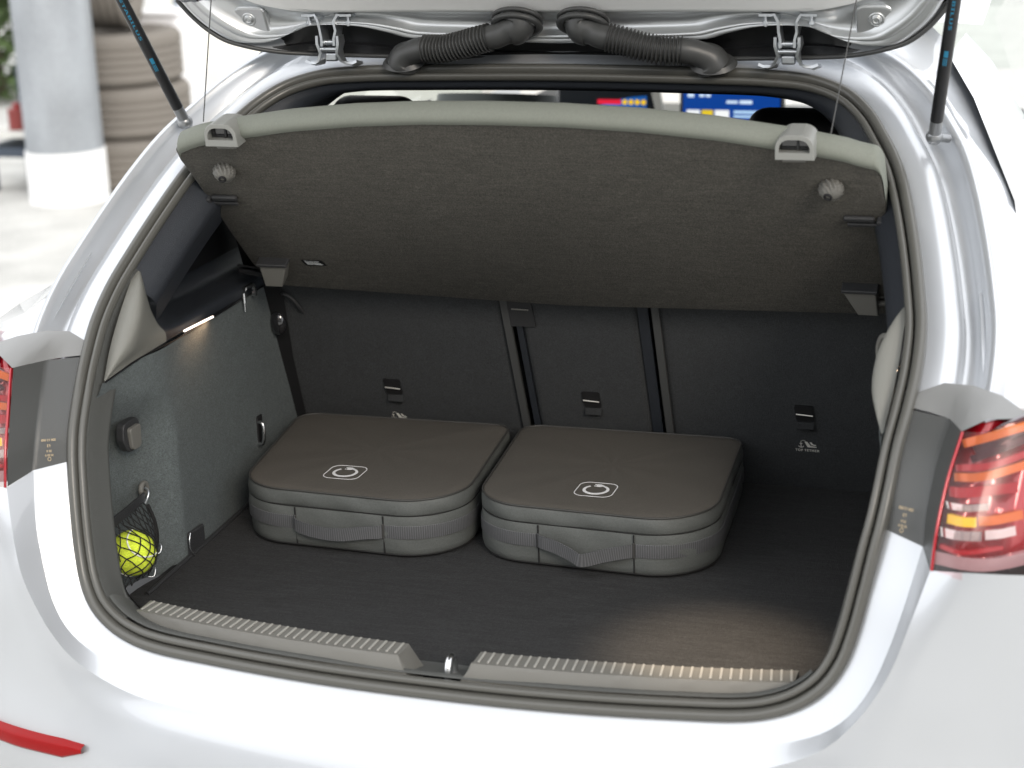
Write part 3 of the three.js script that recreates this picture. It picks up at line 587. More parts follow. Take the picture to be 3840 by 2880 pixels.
// gas struts
for (const s of [1, -1]) {
  const a = [s * .561, .640, -.429], d = [s * .028, .192, .106], P = t => [a[0] + d[0] * t, a[1] + d[1] * t, a[2] + d[2] * t];
  const st = part('gas_strut', rod(P(.13), P(2.1), .0086, 20), M.plasticDark);
  part('strut_socket', merge([rod(P(.02), P(.13), .0085, 16), new THREE.SphereGeometry(.0115, 16, 12).translate(...P(0)), rod(a, [s * .578, .634, -.452], .006, 10)]), M.socket, st);
  // blue print wound on the tube
  const q = new THREE.Quaternion().setFromUnitVectors(V(0, 1, 0), V(...d).normalize());
  const len = .15, tex = canvasTex(256, 1024, (c, w, h) => { c.clearRect(0, 0, w, h); c.fillStyle = '#1b7496'; c.save(); c.translate(w / 2, h * .02); c.rotate(Math.PI / 2); c.font = 'bold 150px sans-serif'; c.textBaseline = 'middle'; c.fillText('STABILUS', 0, 0, h * .50); c.restore(); c.fillRect(w * .2, h * .73, w * .6, 70); for (let k = 0; k < 3; k++) c.fillRect(w * .2 + k * 55, h * .73 + 80, 30, 80); });
  const g = new THREE.CylinderGeometry(.00872, .00872, len, 24, 1, true, s > 0 ? -.55 : -.15, 1.1); g.applyQuaternion(q); g.translate(...P(s > 0 ? .82 : .72));
  part('strut_print', g, std({ map: tex, roughness: .6, transparent: true }), st);
}

// wiring hoses from body to tailgate
{
  const tubeVar = (pts, rad, n = 90, rs = 20) => { const c = new THREE.CatmullRomCurve3(vec(pts), false, 'centripetal'), fr = c.computeFrenetFrames(n, false), rows = []; for (let i = 0; i <= n; i++) { const p = c.getPointAt(i / n), r = rad(i / n), row = []; for (let k = 0; k <= rs; k++) { const a = k / rs * Math.PI * 2; row.push(p.clone().addScaledVector(fr.normals[i], r * Math.cos(a)).addScaledVector(fr.binormals[i], r * Math.sin(a))); } rows.push(row); } return grid(rows); };
  const low = [[.238, .719, -.534], [.233, .729, -.529], [.220, .737, -.522], [.200, .7425, -.516], [.192, .743, -.515]];
  const bel = [[.196, .7428, -.5155], [.165, .744, -.511], [.135, .750, -.508], [.110, .757, -.506], [.090, .7615, -.505]];
  const up = [[.094, .7605, -.505], [.078, .764, -.505], [.062, .771, -.509], [.052, .774, -.512], [.049, .783, -.516]];
  const hoses = both('wiring_hose', () => tubeVar(bel, t => .0185 + .0028 * Math.max(-.6, Math.cos(t * Math.PI * 2 * 19)), 380, 22), M.rubber);
  both('hose_elbow', () => tubeVar(low, t => lerp(.026, .0182, sstep(0, .55, t)), 60), M.rubber, hoses);
  both('hose_elbow', () => tubeVar(up, t => lerp(.0182, .027, sstep(.4, 1, t)), 60), M.rubber, hoses);
  both('hose_collar', () => merge([new THREE.TorusGeometry(.031, .0055, 12, 40).rotateX(Math.PI / 2 - .75).scale(1.08, .8, 1).translate(.050, .7785, -.512), new THREE.TorusGeometry(.0325, .0042, 12, 40).rotateX(Math.PI / 2 - .75).scale(1.08, .8, 1).translate(.050, .7865, -.5165)]), M.rubber, hoses);
  both('hose_collar', () => new THREE.CylinderGeometry(.0265, .0315, .006, 40).scale(1.1, 1, .9).rotateX(.45).translate(.238, .7235, -.534), M.rubber, hoses);
}

// cabin seen through the slot above the shelf
{
  part('headliner', grid([[V(-.44, .68, -.60), V(.44, .68, -.60)], [V(-.47, .74, -1.0), V(.47, .74, -1.0)], [V(-.56, .78, -1.6), V(.56, .78, -1.6)], [V(-.5, .74, -2.2), V(.5, .74, -2.2)]]), std({ color: lin(.025, .025, .025), roughness: .9 }));
  const seatM = std({ color: lin(.010, .010, .012), roughness: .5 });
  const hr = (x, y, z, w, h, d) => rbox(w, h, d, .05, [x, y, z]);
  const rs = part('rear_seat', rbox(1.06, .34, .10, .04, [0, .26, -.83], [-.35, 0, 0]), seatM);
  part('headrest', hr(-.40, .565, -.80, .155, .13, .07), seatM, rs); part('headrest', hr(.325, .545, -.80, .175, .15, .07), seatM, rs);
  const fm = std({ color: lin(.045, .048, .048), roughness: .38 });
  for (const x of [-.475, .40]) { const f = part('front_seat', merge([new THREE.CylinderGeometry(.135, .20, .62, 32, 1).scale(1, 1, .55).rotateX(-.2).translate(x, .20, -1.62)]), fm); part('headrest', hr(x, x < 0 ? .60 : .44, -1.72, .24, .18, .09), x < 0 ? fm : seatM, f); }
  const dash = part('dashboard', merge([rbox(1.36, .14, .40, .05, [0, .25, -2.68])]), M.plasticDark);
  part('console_trim', strip([[-.315, .42, -2.47], [-.30, .36, -2.46], [-.275, .25, -2.44]], [1, 0, .2], .022, .01), std({ color: lin(.42, .40, .36), roughness: .4 }), dash);
  const glow = (draw) => { const t = canvasTex(512, 220, draw); return std({ color: 0x000000, emissive: 0xffffff, emissiveMap: t, emissiveIntensity: .58, roughness: .3 }); };
  const cl = glow((c, w, h) => { c.fillStyle = '#04080f'; c.fillRect(0, 0, w, h); const g = c.createLinearGradient(100, 60, 420, 200); g.addColorStop(0, '#03204a'); g.addColorStop(.5, '#0d6fc8'); g.addColorStop(1, '#0a4e96'); c.fillStyle = g; c.beginPath(); c.moveTo(70, 200); c.quadraticCurveTo(200, 60, 480, 40); c.lineTo(480, 220); c.lineTo(70, 220); c.fill(); c.fillStyle = '#e01838'; c.fillRect(210, 62, 130, 26); c.fillStyle = '#f3c418'; for (let k = 0; k < 4; k++) { c.beginPath(); c.arc(360 + k * 34, 75, 14, 0, 7); c.fill(); } c.fillStyle = '#8fe0ff'; c.fillRect(260, 118, 160, 22); c.fillRect(220, 150, 220, 16); });
  const cs = glow((c, w, h) => { c.fillStyle = '#0a3f92'; c.fillRect(0, 0, w, h); c.fillStyle = '#d8ecff'; c.fillRect(24, 24, 34, 20); c.fillRect(86, 26, 26, 16); c.fillRect(120, 26, 26, 16); c.fillRect(230, 60, 60, 14); c.fillRect(300, 58, 66, 18); c.fillStyle = '#eef2f4'; c.fillRect(20, 110, 70, 64); c.fillStyle = '#e3c52a'; c.fillRect(100, 110, 60, 64); c.fillStyle = '#f6f8f8'; c.fillRect(170, 110, 76, 64); c.fillStyle = '#bfe2ff'; c.fillRect(270, 112, 190, 14); c.fillRect(270, 136, 230, 12); c.fillStyle = '#2fa8ff'; c.fillRect(270, 176, 242, 30); });
  const scr = (x, w, m, n) => { const s = part(n + '_surround', rbox(w + .022, .128, .02, .012, [x, .352, -2.52], [-.12, 0, 0]), M.gloss, dash); const g = new THREE.PlaneGeometry(w, .106); g.rotateX(-.12); g.translate(x, .352, -2.508); part(n, g, m, dash); };
  scr(-.455, .25, cl, 'instrument_screen'); scr(-.125, .25, cs, 'centre_screen');
  // side glass and windscreen
  const glass = phys({ color: lin(.8, .85, .82), transmission: 1, thickness: 0, roughness: .02 });
  part('windscreen', grid([[V(-.62, .40, -3.0), V(.62, .40, -3.0)], [V(-.55, .76, -2.25), V(.55, .76, -2.25)]]), glass);
  both('cabin_glass', () => grid([[V(.74, .36, -.95), V(.74, .36, -2.3)], [V(.60, .74, -1.0), V(.60, .74, -2.2)]]), glass);
  both('door_card', () => grid([[V(.70, .36, -.7), V(.70, .36, -2.9)], [V(.72, -.4, -.7), V(.72, -.4, -2.9)]]), M.plasticDark);
}

// ------------------------------------------------------------------ parcel shelf, tilted up on its cords
{
  const dirV = V(0, .700, .714).normalize(), nrm = V(0, -.714, .700), O = V(0, .592, -.316);
  const Q = (x, v, n = 0) => O.clone().addScaledVector(dirV, v).addScaledVector(nrm, n).add(V(x, 0, 0));
  const t = thing('parcel_shelf', [0, .34, -.57], 'dark grey felt luggage cover tilted up on thin cords above the boot', 'parcel shelf');
  const add = (name, geo, mat, parent = t, label) => { geo.translate(0, -.34, .57); return mesh(name, geo, mat, parent, label); };
  const vOf = (y) => (y - .592) / .700;
  // outline: x half width and v of the far edge over x
  const tops = [[0, .704], [.10, .7025], [.2, .697], [.3, .6865], [.395, .671], [.44, .662], [.47, .655], [.49, .646]];
  const vt = x => vOf(interp(tops.map(a => a[0]), tops.map(a => a[1]), Math.abs(x))) - .029;
  const vb = x => vOf(.345 + .015 * Math.abs(x) / .5);
  const out = []; const n = 40;
  for (let k = 0; k <= n; k++) { const x = lerp(-.487, .487, k / n); out.push([x, vt(x)]); }
  out.push([.500, vt(.49) - .010], [.503, vt(.49) - .03], [.502, -.02], [.504, -.12], [.507, -.2], [.507, -.27], [.50, vb(.5) - .0]);
  for (let k = 0; k <= n; k++) { const x = lerp(.47, -.47, k / n); out.push([x, vb(x) - .004]); }
  out.push([-.495, vb(.5)], [-.503, -.27], [-.503, -.2], [-.502, -.12], [-.501, -.02], [-.503, vt(.49) - .03], [-.500, vt(.49) - .010]);
  const sh = new THREE.Shape(out.map(p => new THREE.Vector2(...p)));
  const g = new THREE.ExtrudeGeometry(sh, { depth: .012, bevelEnabled: true, bevelThickness: .005, bevelSize: .005, bevelSegments: 4 });
  { const pos = g.attributes.position, uv = g.attributes.uv; for (let i = 0; i < pos.count; i++) { const x = pos.getX(i), v = pos.getY(i), d = pos.getZ(i); uv.setXY(i, x, v); const bow = .006 * Math.cos(x * 3) * 0; const q = Q(x, v, d - .017 + bow); pos.setXYZ(i, q.x, q.y, q.z); } g.computeVertexNormals(); }
  add('felt_panel', toCreasedNormals(g, .8), M.shelf);
  // pale rolled rear edge
  const rows = []; for (let k = 0; k <= 60; k++) { const x = lerp(-.492, .497, k / 60); const v = vt(x), r = []; for (const [a, b] of [[-.008, .001], [0, .003], [.006, .001], [.0105, -.004], [.0125, -.012], [.0115, -.022], [.007, -.028], [0, -.030], [-.10, -.026]]) r.push(Q(x, v + a, b)); rows.push(r); }
  const cap = (row, s) => { const o = []; for (let k = 1; k <= 10; k++) { const t = Math.min(1, k / 7) * Math.PI / 2, run = Math.max(0, k - 7) * .03; o.push(row.map((p, j) => p.clone().add(V(s * (.011 * Math.sin(t)), 0, 0)).addScaledVector(dirV, -.034 * (1 - Math.cos(t)) - run).addScaledVector(nrm, -.004 * (1 - Math.cos(t)) - .002 * Math.max(0, k - 7)))); } return o; };
  add('rolled_edge', grid([...cap(rows[0], -1).reverse(), ...rows, ...cap(rows[rows.length - 1], 1)]), M.lapel);
  // cord hooks on the edge
  for (const s of [-1, 1]) {
    const x = s * .404, v = vt(.404) + .004;
    const arch = new THREE.Shape(); arch.moveTo(-.0285, -.004); arch.lineTo(-.028, .014); arch.quadraticCurveTo(-.026, .030, -.010, .0325); arch.lineTo(.010, .0325); arch.quadraticCurveTo(.026, .030, .028, .014); arch.lineTo(.0285, -.004); arch.closePath();
    const hole = new THREE.Path(); hole.moveTo(-.0235, .0065); hole.lineTo(-.0235, .013); hole.quadraticCurveTo(-.021, .0255, -.008, .0265); hole.lineTo(.008, .0265); hole.quadraticCurveTo(.021, .0255, .0235, .013); hole.lineTo(.0235, .0065); hole.closePath(); arch.holes.push(hole);
    const ag = new THREE.ExtrudeGeometry(arch, { depth: .044, bevelEnabled: true, bevelSize: .0015, bevelThickness: .002, bevelSegments: 4 });
    // a hood over the pale edge, its mouth facing the rear
    const m = new THREE.Matrix4().makeBasis(V(1, 0, 0), V(0, .985, .17).normalize(), V(0, -.17, .985).normalize()), q = Q(x, v - .0005, .010), back = V(0, .17, -.985).normalize();
    ag.scale(.84, .86, 1); ag.applyMatrix4(m); const qa = q.clone().addScaledVector(back, .034); ag.translate(qa.x, qa.y, qa.z);
    const hk = add('cord_hook', ag, M.hood);
    const inside = (w, h, d, r0, px, py, pz, name, mat) => { const g0 = rbox(w, h, d, r0, [px, py, pz]); g0.applyMatrix4(m); g0.translate(q.x, q.y, q.z); add(name, g0, mat, hk); };
    inside(.040, .019, .003, .001, 0, .0145, -.003, 'hook_back', M.gloss);
    inside(.003, .018, .004, .001, .003, .0145, -.001, 'hook_rib', M.plastic);
    inside(.030, .004, .008, .0015, s * -.002, -.0085, -.001, 'hook_tongue', M.sill);
    // cord to the tailgate
    add('cord', rod([s * .4455, .668, -.268], [s * .469, .885, -.385], .0009, 6), M.rubber);
    // ribbed plug
    const pg = new THREE.SphereGeometry(.0175, 64, 20); const pp = pg.attributes.position; for (let i = 0; i < pp.count; i++) { const vx = pp.getX(i), vy = pp.getY(i), vz = pp.getZ(i), a = Math.atan2(vy, vx) + vz * 35; const f = 1 - .26 * Math.pow(.5 + .5 * Math.cos(a * 13), 2); const rr = Math.hypot(vx, vy) / .0175; pp.setXYZ(i, vx * lerp(1, f, rr), vy * lerp(1, f, rr), vz * .85); } pg.computeVertexNormals(); pg.applyMatrix4(new THREE.Matrix4().makeBasis(V(1, 0, 0), dirV, nrm)); const qp = Q(s * .441, 0, .006); pg.translate(qp.x, qp.y, qp.z);
    const pm = add('ribbed_plug', pg, M.sill); const ho = new THREE.TorusGeometry(.0045, .0016, 8, 20); const hd = V(-s * .15, -.55, .82).normalize(); ho.applyQuaternion(new THREE.Quaternion().setFromUnitVectors(V(0, 0, 1), hd)); const hp = qp.clone().addScaledVector(hd, .0155); ho.translate(hp.x, hp.y, hp.z); add('plug_tip', ho, M.black, pm);
    // spring clip at the side edge
    const cx = s * .472, basis = new THREE.Matrix4().makeBasis(V(1, 0, 0), dirV, nrm);
    const cl = []; for (const [dx, dv, w, h, d] of [[0, .008, .042, .010, .007], [0.004, -.006, .042, .008, .005], [.027, -.006, .008, .030, .012], [.036, -.012, .014, .016, .010]]) { const b = rbox(w, h, d, .003); b.applyMatrix4(basis); const q = Q(cx + s * dx, -.082 + dv, .004); b.translate(q.x, q.y, q.z); cl.push(b); }
    add('edge_clip', merge(cl), M.plastic);
    // pivot bracket: tapered housing with its pin
    const tp = new THREE.Shape(); tp.moveTo(-.018, .018); tp.lineTo(.026 , .018); tp.lineTo(.006, -.026); tp.lineTo(-.020, -.026); tp.closePath();
    const bg = new THREE.ExtrudeGeometry(tp, { depth: .024, bevelEnabled: true, bevelSize: .002, bevelThickness: .003, bevelSegments: 3 }); bg.applyMatrix4(new THREE.Matrix4().makeBasis(V(1, 0, 0), V(0, .86, .5).normalize(), V(0, -.5, .86).normalize()));
    const bm = s < 0 ? bg : mirror(bg); const qb = Q(s * .463, vOf(.4) - .002, -.006); bm.translate(qb.x, qb.y, qb.z);
    const br = add('pivot_bracket', bm, M.sill);
    const f = rbox(.052, .006, .030, .002); f.applyMatrix4(new THREE.Matrix4().makeBasis(V(1, 0, 0), V(0, .86, .5).normalize(), V(0, -.5, .86).normalize())); f.translate(qb.x - s * .003, qb.y + .0185 * .86 - .006, qb.z + .0185 * .5 + .014); add('bracket_flange', f, M.plastic, br);
    add('pivot_pin', merge([rod([s * .478, qb.y - .020, qb.z + .004], [s * .535, qb.y - .018, qb.z - .005], .0045, 10), rod([s * .478, qb.y - .012, qb.z], [s * .540, qb.y - .009, qb.z - .008], .0016, 8)]), s < 0 ? M.plasticDark : M.sill, br);
  }
  // sticker
  const st = canvasTex(256, 128, (c, w, h) => { c.fillStyle = '#07090b'; c.fillRect(0, 0, w, h); c.fillStyle = '#d6dadb'; c.font = 'bold 25px sans-serif'; c.fillText('Mercedes-Benz', 30, 32, 190); c.fillRect(30, 42, 170, 7); c.fillRect(30, 54, 150, 7); c.fillRect(30, 70, 180, 12); c.fillRect(30, 92, 80, 14); c.beginPath(); c.ellipse(170, 98, 56, 14, 0, 0, 7); c.fill(); c.fillStyle = '#07090b'; c.fillRect(128, 94, 84, 4); });
  const sg = new THREE.PlaneGeometry(.036, .016); sg.applyMatrix4(new THREE.Matrix4().makeBasis(V(1, 0, 0), V(-.25, .68, .69).normalize(), nrm)); const qs = Q(-.394, vOf(.4105), .0014); sg.translate(qs.x, qs.y, qs.z);
  add('sticker', sg, std({ map: st, roughness: .5 }), t);
}

// ------------------------------------------------------------------ the two cable bags
function makeBag(corners, centre, label, handleSag) {
  const [cx, cz] = centre;
  const bag = thing('charging_bag', [cx, 0.001, cz], label, 'bag', undefined);
  const poly = corners.map(([x, z]) => [x - cx, z - cz]);       // order: FL, FR, BR, BL
  const outline = resample(roundPoly(poly, [.088, .098, .034, .036], 14), 180);
  const ctr = outline.reduce((a, p) => [a[0] + p[0] / 180, a[1] + p[1] / 180], [0, 0]);
  const nor = outline.map((p, i) => { const a = outline[(i + 179) % 180], b = outline[(i + 1) % 180]; let n = [b[1] - a[1], -(b[0] - a[0])]; const l = Math.hypot(...n); n = [n[0] / l, n[1] / l]; if (n[0] * (p[0] - ctr[0]) + n[1] * (p[1] - ctr[1]) < 0) n = [-n[0], -n[1]]; return n; });
  const H = .095;
  const sag = (i, y) => .0011 * Math.sin(i * .21 + cx * 40) * Math.sin(y * 60 + i * .05) + .0007 * Math.sin(i * .62 + y * 90 + cx * 30);
  const ringAt = (y, inset) => { const r = outline.map((p, i) => { const d = inset + sag(i, y) * Math.min(1, y * 60) * (y < .09 ? 1 : 0); return V(p[0] - nor[i][0] * d, y, p[1] - nor[i][1] * d); }); r.push(r[0].clone()); return r; };
  const sideRows = [[.000, .012], [.002, .006], [.006, .002], [.014, .0005], [.026, 0], [.040, -.0006], [.054, 0], [.0655, .0008], [.0668, .0032], [.0678, .0032], [.069, .0005], [.078, .0002], [.087, .0012], [.0915, .0035]].map(([y, i]) => ringAt(y, i));
  mesh('bag_side', grid(sideRows), M.bagSide, bag);
  const topRows = [ringAt(.0915, .0035)]; const dome = [[.02, .0935], [.08, .0955], [.25, .0968], [.5, .0974], [.75, .0976], [1, .0976]];
  for (const [t, y] of dome) { const r = outline.map((p, i) => V(lerp(p[0] - nor[i][0] * .004, ctr[0], t), y + (.0012 * Math.sin(p[0] * 23 + t * 3 + cx * 9) * Math.sin(p[1] * 17 + cx * 5) + .0007 * Math.sin(p[0] * 51 + p[1] * 37 + cx * 20)) * (1 - t) * Math.min(1, t * 9), lerp(p[1] - nor[i][1] * .004, ctr[1], t))); r.push(r[0].clone()); topRows.push(r); }
  const tg = grid(topRows); { const p = tg.attributes.position, u = tg.attributes.uv; for (let i = 0; i < p.count; i++) u.setXY(i, p.getX(i), p.getZ(i)); }
  mesh('bag_lid', tg, M.bag, bag);
  const loop = (y, inset, r) => new THREE.TubeGeometry(new THREE.CatmullRomCurve3(outline.filter((p, i) => i % 2 === 0).map((p, i) => V(p[0] - nor[i * 2][0] * inset, y, p[1] - nor[i * 2][1] * inset)), true), 200, r, 8, true);
  mesh('piping', loop(.0925, .0028, .0017), M.piping, bag);
  mesh('zip_seam', loop(.0672, .0016, .0010), M.thread, bag);
  mesh('base_seam', loop(.0035, .0035, .0012), M.thread, bag);
  // webbing round the sides, from seam to seam of the front
  const fi = outline.map((p, i) => i).filter(i => nor[i][1] > .9); const fx = i => outline[i][0];
  const mid = (Math.min(...fi.map(fx)) + Math.max(...fi.map(fx))) / 2 ;
  const s0 = mid - .069, s1 = mid + .074;
  const near = x => { let b = 0, bd = 9; outline.forEach((p, i) => { if (nor[i][1] > .6 && Math.abs(p[0] - x) < bd) { bd = Math.abs(p[0] - x); b = i; } }); return b; };
  const i0 = near(s0), i1 = near(s1);
  const dir = outline[(i0 + 1) % 180][0] < outline[i0][0] ? 1 : -1; // index direction that leaves the front panel
  const wrows = []; for (let k = 0; k <= 180; k++) { const i = (i0 + dir * k + 360) % 180; wrows.push([[.031, -.0002], [.0315, -.0016], [.0515, -.0018], [.052, -.0002]].map(([y, d]) => V(outline[i][0] - nor[i][0] * d, y, outline[i][1] - nor[i][1] * d))); if (i === i1) break; }
  const wg = grid(wrows); { const u = wg.attributes.uv; for (let i = 0; i < u.count; i++) u.setXY(i, u.getY(i), u.getX(i)); }
  mesh('webbing', wg, M.webbing, bag);
  // front seams
  for (const i of [i0, i1]) { const x = outline[i][0], z = outline[i][1]; mesh('front_seam', rod([x, .005, z - .0005], [x, .066, z + .0012], .0012, 6), M.thread, bag); mesh('handle_anchor', rbox(.0036, .024, .0036, .0014, [x, .042, z + .0022]), M.piping, bag); }
  // carrying handle: a loose strap
  const A = V(outline[i0][0], .043, outline[i0][1] + .001), B = V(outline[i1][0], .041, outline[i1][1] + .001);
  const hp = handleSag.map(([t, dz, dy]) => A.clone().lerp(B, t).add(V(0, dy, dz)));
  const hs = spline(hp, 50), w = .020, rows = [];
  hs.forEach((p, i) => { const T = hs[Math.min(50, i + 1)].clone().sub(hs[Math.max(0, i - 1)]).normalize(); const up = V(0, 1, 0).addScaledVector(T, -T.y).normalize(); const nn = T.clone().cross(up).multiplyScalar(-1); const c = (a, b) => p.clone().addScaledVector(up, a * w / 2).addScaledVector(nn, b * .0009); rows.push([c(-1, -1), c(1, -1), c(1, 1), c(-1, 1), c(-1, -1)]); });
  const hg = grid(rows, { crease: .8 }); { const u = hg.attributes.uv; for (let i = 0; i < u.count; i++) u.setXY(i, u.getY(i), u.getX(i)); }
  mesh('handle', hg, M.webbing, bag);
  // printed sign: rounded frame, cable ring and plug
  const lx = ctr[0] + (corners === LEFT ? -.010 : .004), lz = Math.max(...outline.map(p => p[1])) - .088, S = 1;
  const rr = (w, h, r) => roundPoly([[-w / 2, -h / 2], [w / 2, -h / 2], [w / 2, h / 2], [-w / 2, h / 2]], [r, r, r, r], 8).map(p => new THREE.Vector2(...p));
  const fr = new THREE.Shape(rr(.060, .060, .015)); fr.holes.push(new THREE.Path(rr(.0572, .0572, .0137)));
  const ringS = new THREE.Shape(); ringS.absarc(0, 0, .0205, 1.22, Math.PI * 2 + .18 - .0 - Math.PI * 2 + 0, true); // outer, clockwise from the plug round to the open end
  const arc = (r0, r1, a0, a1) => { const s = new THREE.Shape(), n = 50; for (let k = 0; k <= n; k++) { const a = lerp(a0, a1, k / n), r = r0 + .0013 * Math.sin(Math.PI * k / n); s[k ? 'lineTo' : 'moveTo'](r * Math.cos(a), r * Math.sin(a)); } for (let k = n; k >= 0; k--) { const a = lerp(a0, a1, k / n), r = r1 - .0006 * Math.sin(Math.PI * k / n); s.lineTo(r * Math.cos(a), r * Math.sin(a)); } s.closePath(); return s; };
  const ringG = arc(.0195, .0160, Math.PI * .36, -Math.PI * 1.26);
  const plug = new THREE.Shape(); plug.moveTo(.0085, .0185); plug.lineTo(.003, .0225); plug.lineTo(-.003, .0225); plug.lineTo(-.0035, .0216); plug.lineTo(-.0065, .0216); plug.lineTo(-.0065, .0198); plug.lineTo(-.0035, .0198); plug.lineTo(-.0035, .0152); plug.lineTo(-.0065, .0152); plug.lineTo(-.0065, .0136); plug.lineTo(-.003, .0136); plug.lineTo(-.002, .0125); plug.lineTo(.003, .0125); plug.lineTo(.0085, .0162); plug.closePath();
  const lg = merge([fr, ringG, plug].map(s => new THREE.ExtrudeGeometry(s, { depth: .0004, bevelEnabled: false }))); lg.rotateX(-Math.PI / 2); lg.translate(lx, .0977, lz);
  mesh('printed_sign', lg, M.white, bag);
  return bag;
}
const LEFT = [[-.470, -.326], [-.100, -.312], [-.138, -.700], [-.524, -.690]];
makeBag(LEFT, [-.31, -.51], 'dark grey charging cable bag on the left, beside the felt side wall', [[0, 0, 0], [.015, .009, 0], [.10, .014, -.003], [.3, .018, -.006], [.55, .018, -.006], [.8, .012, -.001], [.95, .005, 0], [1, 0, 0]]);
const RIGHT = [[-.090, -.340], [.281, -.325], [.2535, -.716], [-.124, -.710]];
makeBag(RIGHT, [.08, -.52], 'dark grey charging cable bag on the right, its handle bent to a kink', [[0, 0, 0], [.03, .010, .002], [.2, .018, 0], [.40, .028, -.006], [.50, .034, -.010], [.56, .030, -.010], [.75, .018, -.004], [.95, .005, 0], [1, 0, 0]]);

// ------------------------------------------------------------------ ball and luggage net in the left recess
{
  const bc = V(-.5265, .066, -.098), R = .0335;
  const ball = thing('ball', bc.toArray(), 'bright yellow green ball held in the black net at the left wall', 'ball');
  mesh('felt', new THREE.SphereGeometry(R, 40, 28), std({ map: dataTex(N, N, (i, j, k) => { const v = 1 + .25 * (mid[k] - .5) + .12 * (soft[k] - .5); return [.83 * v, .90 * v, .26 * v]; }, [.5, .5]), roughness: .95 }), ball);
  const seam = []; for (let k = 0; k < 80; k++) { const t = k / 80 * Math.PI * 2, a = .44, x = Math.cos(t) + a * Math.cos(3 * t) * .6, y = Math.sin(t) - a * Math.sin(3 * t) * .6, z = 1.0 * Math.sin(2 * t); const v = V(x, y, z * .95).normalize().multiplyScalar(R + .0002); seam.push(v); }
  mesh('seam', new THREE.TubeGeometry(new THREE.CatmullRomCurve3(seam, true), 200, .0013, 6, true), std({ color: lin(.8, .82, .7), roughness: .8 }), ball);
  const net = thing('luggage_net', [-.545, .15, -.14], 'black cord net hung from an eyelet, stretched over the ball', 'net');
  const addN = (n, g, m, p = net) => { g.translate(.545, -.15, .14); return mesh(n, g, m, p); };
  const E = V(-.548, .121, -.180), L1 = V(-.542, .118, -.055), L2 = V(-.522, .028, -.045), B = V(-.532, .012, -.150), B2 = V(-.545, .030, -.196);
  const push = (p) => { const d = p.clone().sub(bc); const rr = R + .0022; if (d.length() < rr || (Math.hypot(d.y, d.z) < rr * .98 && p.x < bc.x + rr)) { const yz = Math.min(.98, Math.hypot(d.y, d.z) / rr); p = V(bc.x + rr * Math.sqrt(1 - yz * yz) * 1.0, p.y, p.z); } return p; };
  const PT = (u, v) => { // u 0 at the lining, 1 at the far side; v 0 at the eyelet
    const bot = u < .6 ? L2.clone().lerp(B, u / .6) : B.clone().lerp(B2, (u - .6) / .4), top = L1.clone().lerp(E, Math.min(1, u * 1.5 + .1));
    const a = E.clone().lerp(L1, (1 - u) * .9), p = a.lerp(bot, Math.pow(Math.max(0, v), .9)); p.x += .022 * Math.sin(Math.PI * Math.min(1, v)) * (.4 + .6 * Math.sin(Math.PI * u)); return push(p); };
  const cords = [], nu = 9, nv = 10;
  const cord = (a, b, r = .0009) => { if (a.distanceTo(b) < 1e-4) return; const c = a.clone().lerp(b, .5); cords.push(new THREE.TubeGeometry(new THREE.CatmullRomCurve3([a, push(c), b]), 4, r, 5)); };
  for (let j = 0; j < nv; j++) for (let i = 0; i < nu; i++) { const off = (j % 2) * .5; const q = (ii, jj) => PT(Math.min(1, Math.max(0, (ii + (jj % 2) * .5) / nu)), jj / nv + .02 * Math.sin(ii * 2.3 + jj)); const p = q(i, j); const d = j % 2 ? [i, i + 1] : [i - 1, i]; for (const k of d) if (k >= -1 && k <= nu) cord(p, q(k, j + 1)); }
  addN('cord_mesh', merge(cords), M.thread);
  addN('elastic_edge', strip([E.toArray(), E.clone().lerp(L1, .5).add(V(.006, .004, 0)).toArray(), L1.toArray()], [0, .5, -.3], .014, .003), M.plastic);
  addN('elastic_edge', tube([PT(1, .12).toArray(), PT(1, .4).toArray(), PT(1, .7).toArray(), PT(1, 1).toArray()], .0028, 20, 6), M.thread);
  addN('eyelet', merge([new THREE.TorusGeometry(.0085, .0042, 10, 28).rotateY(Math.PI / 2).translate(-.5555, .128, -.194)]), M.sill);
  addN('net_hook', tube([[-.553, .130, -.194], [-.546, .126, -.191], [-.545, .119, -.186], [-.548, .110, -.182]], .0020, 16, 8), M.zinc);
  for (const p of [B, B2]) addN('net_hook', tube([[p.x - .004, p.y - .006, p.z], [p.x + .003, p.y - .006, p.z - .004], [p.x + .003, p.y + .004, p.z - .010], [p.x - .004, p.y + .006, p.z - .012]], .0013, 16, 8), M.zinc);
}

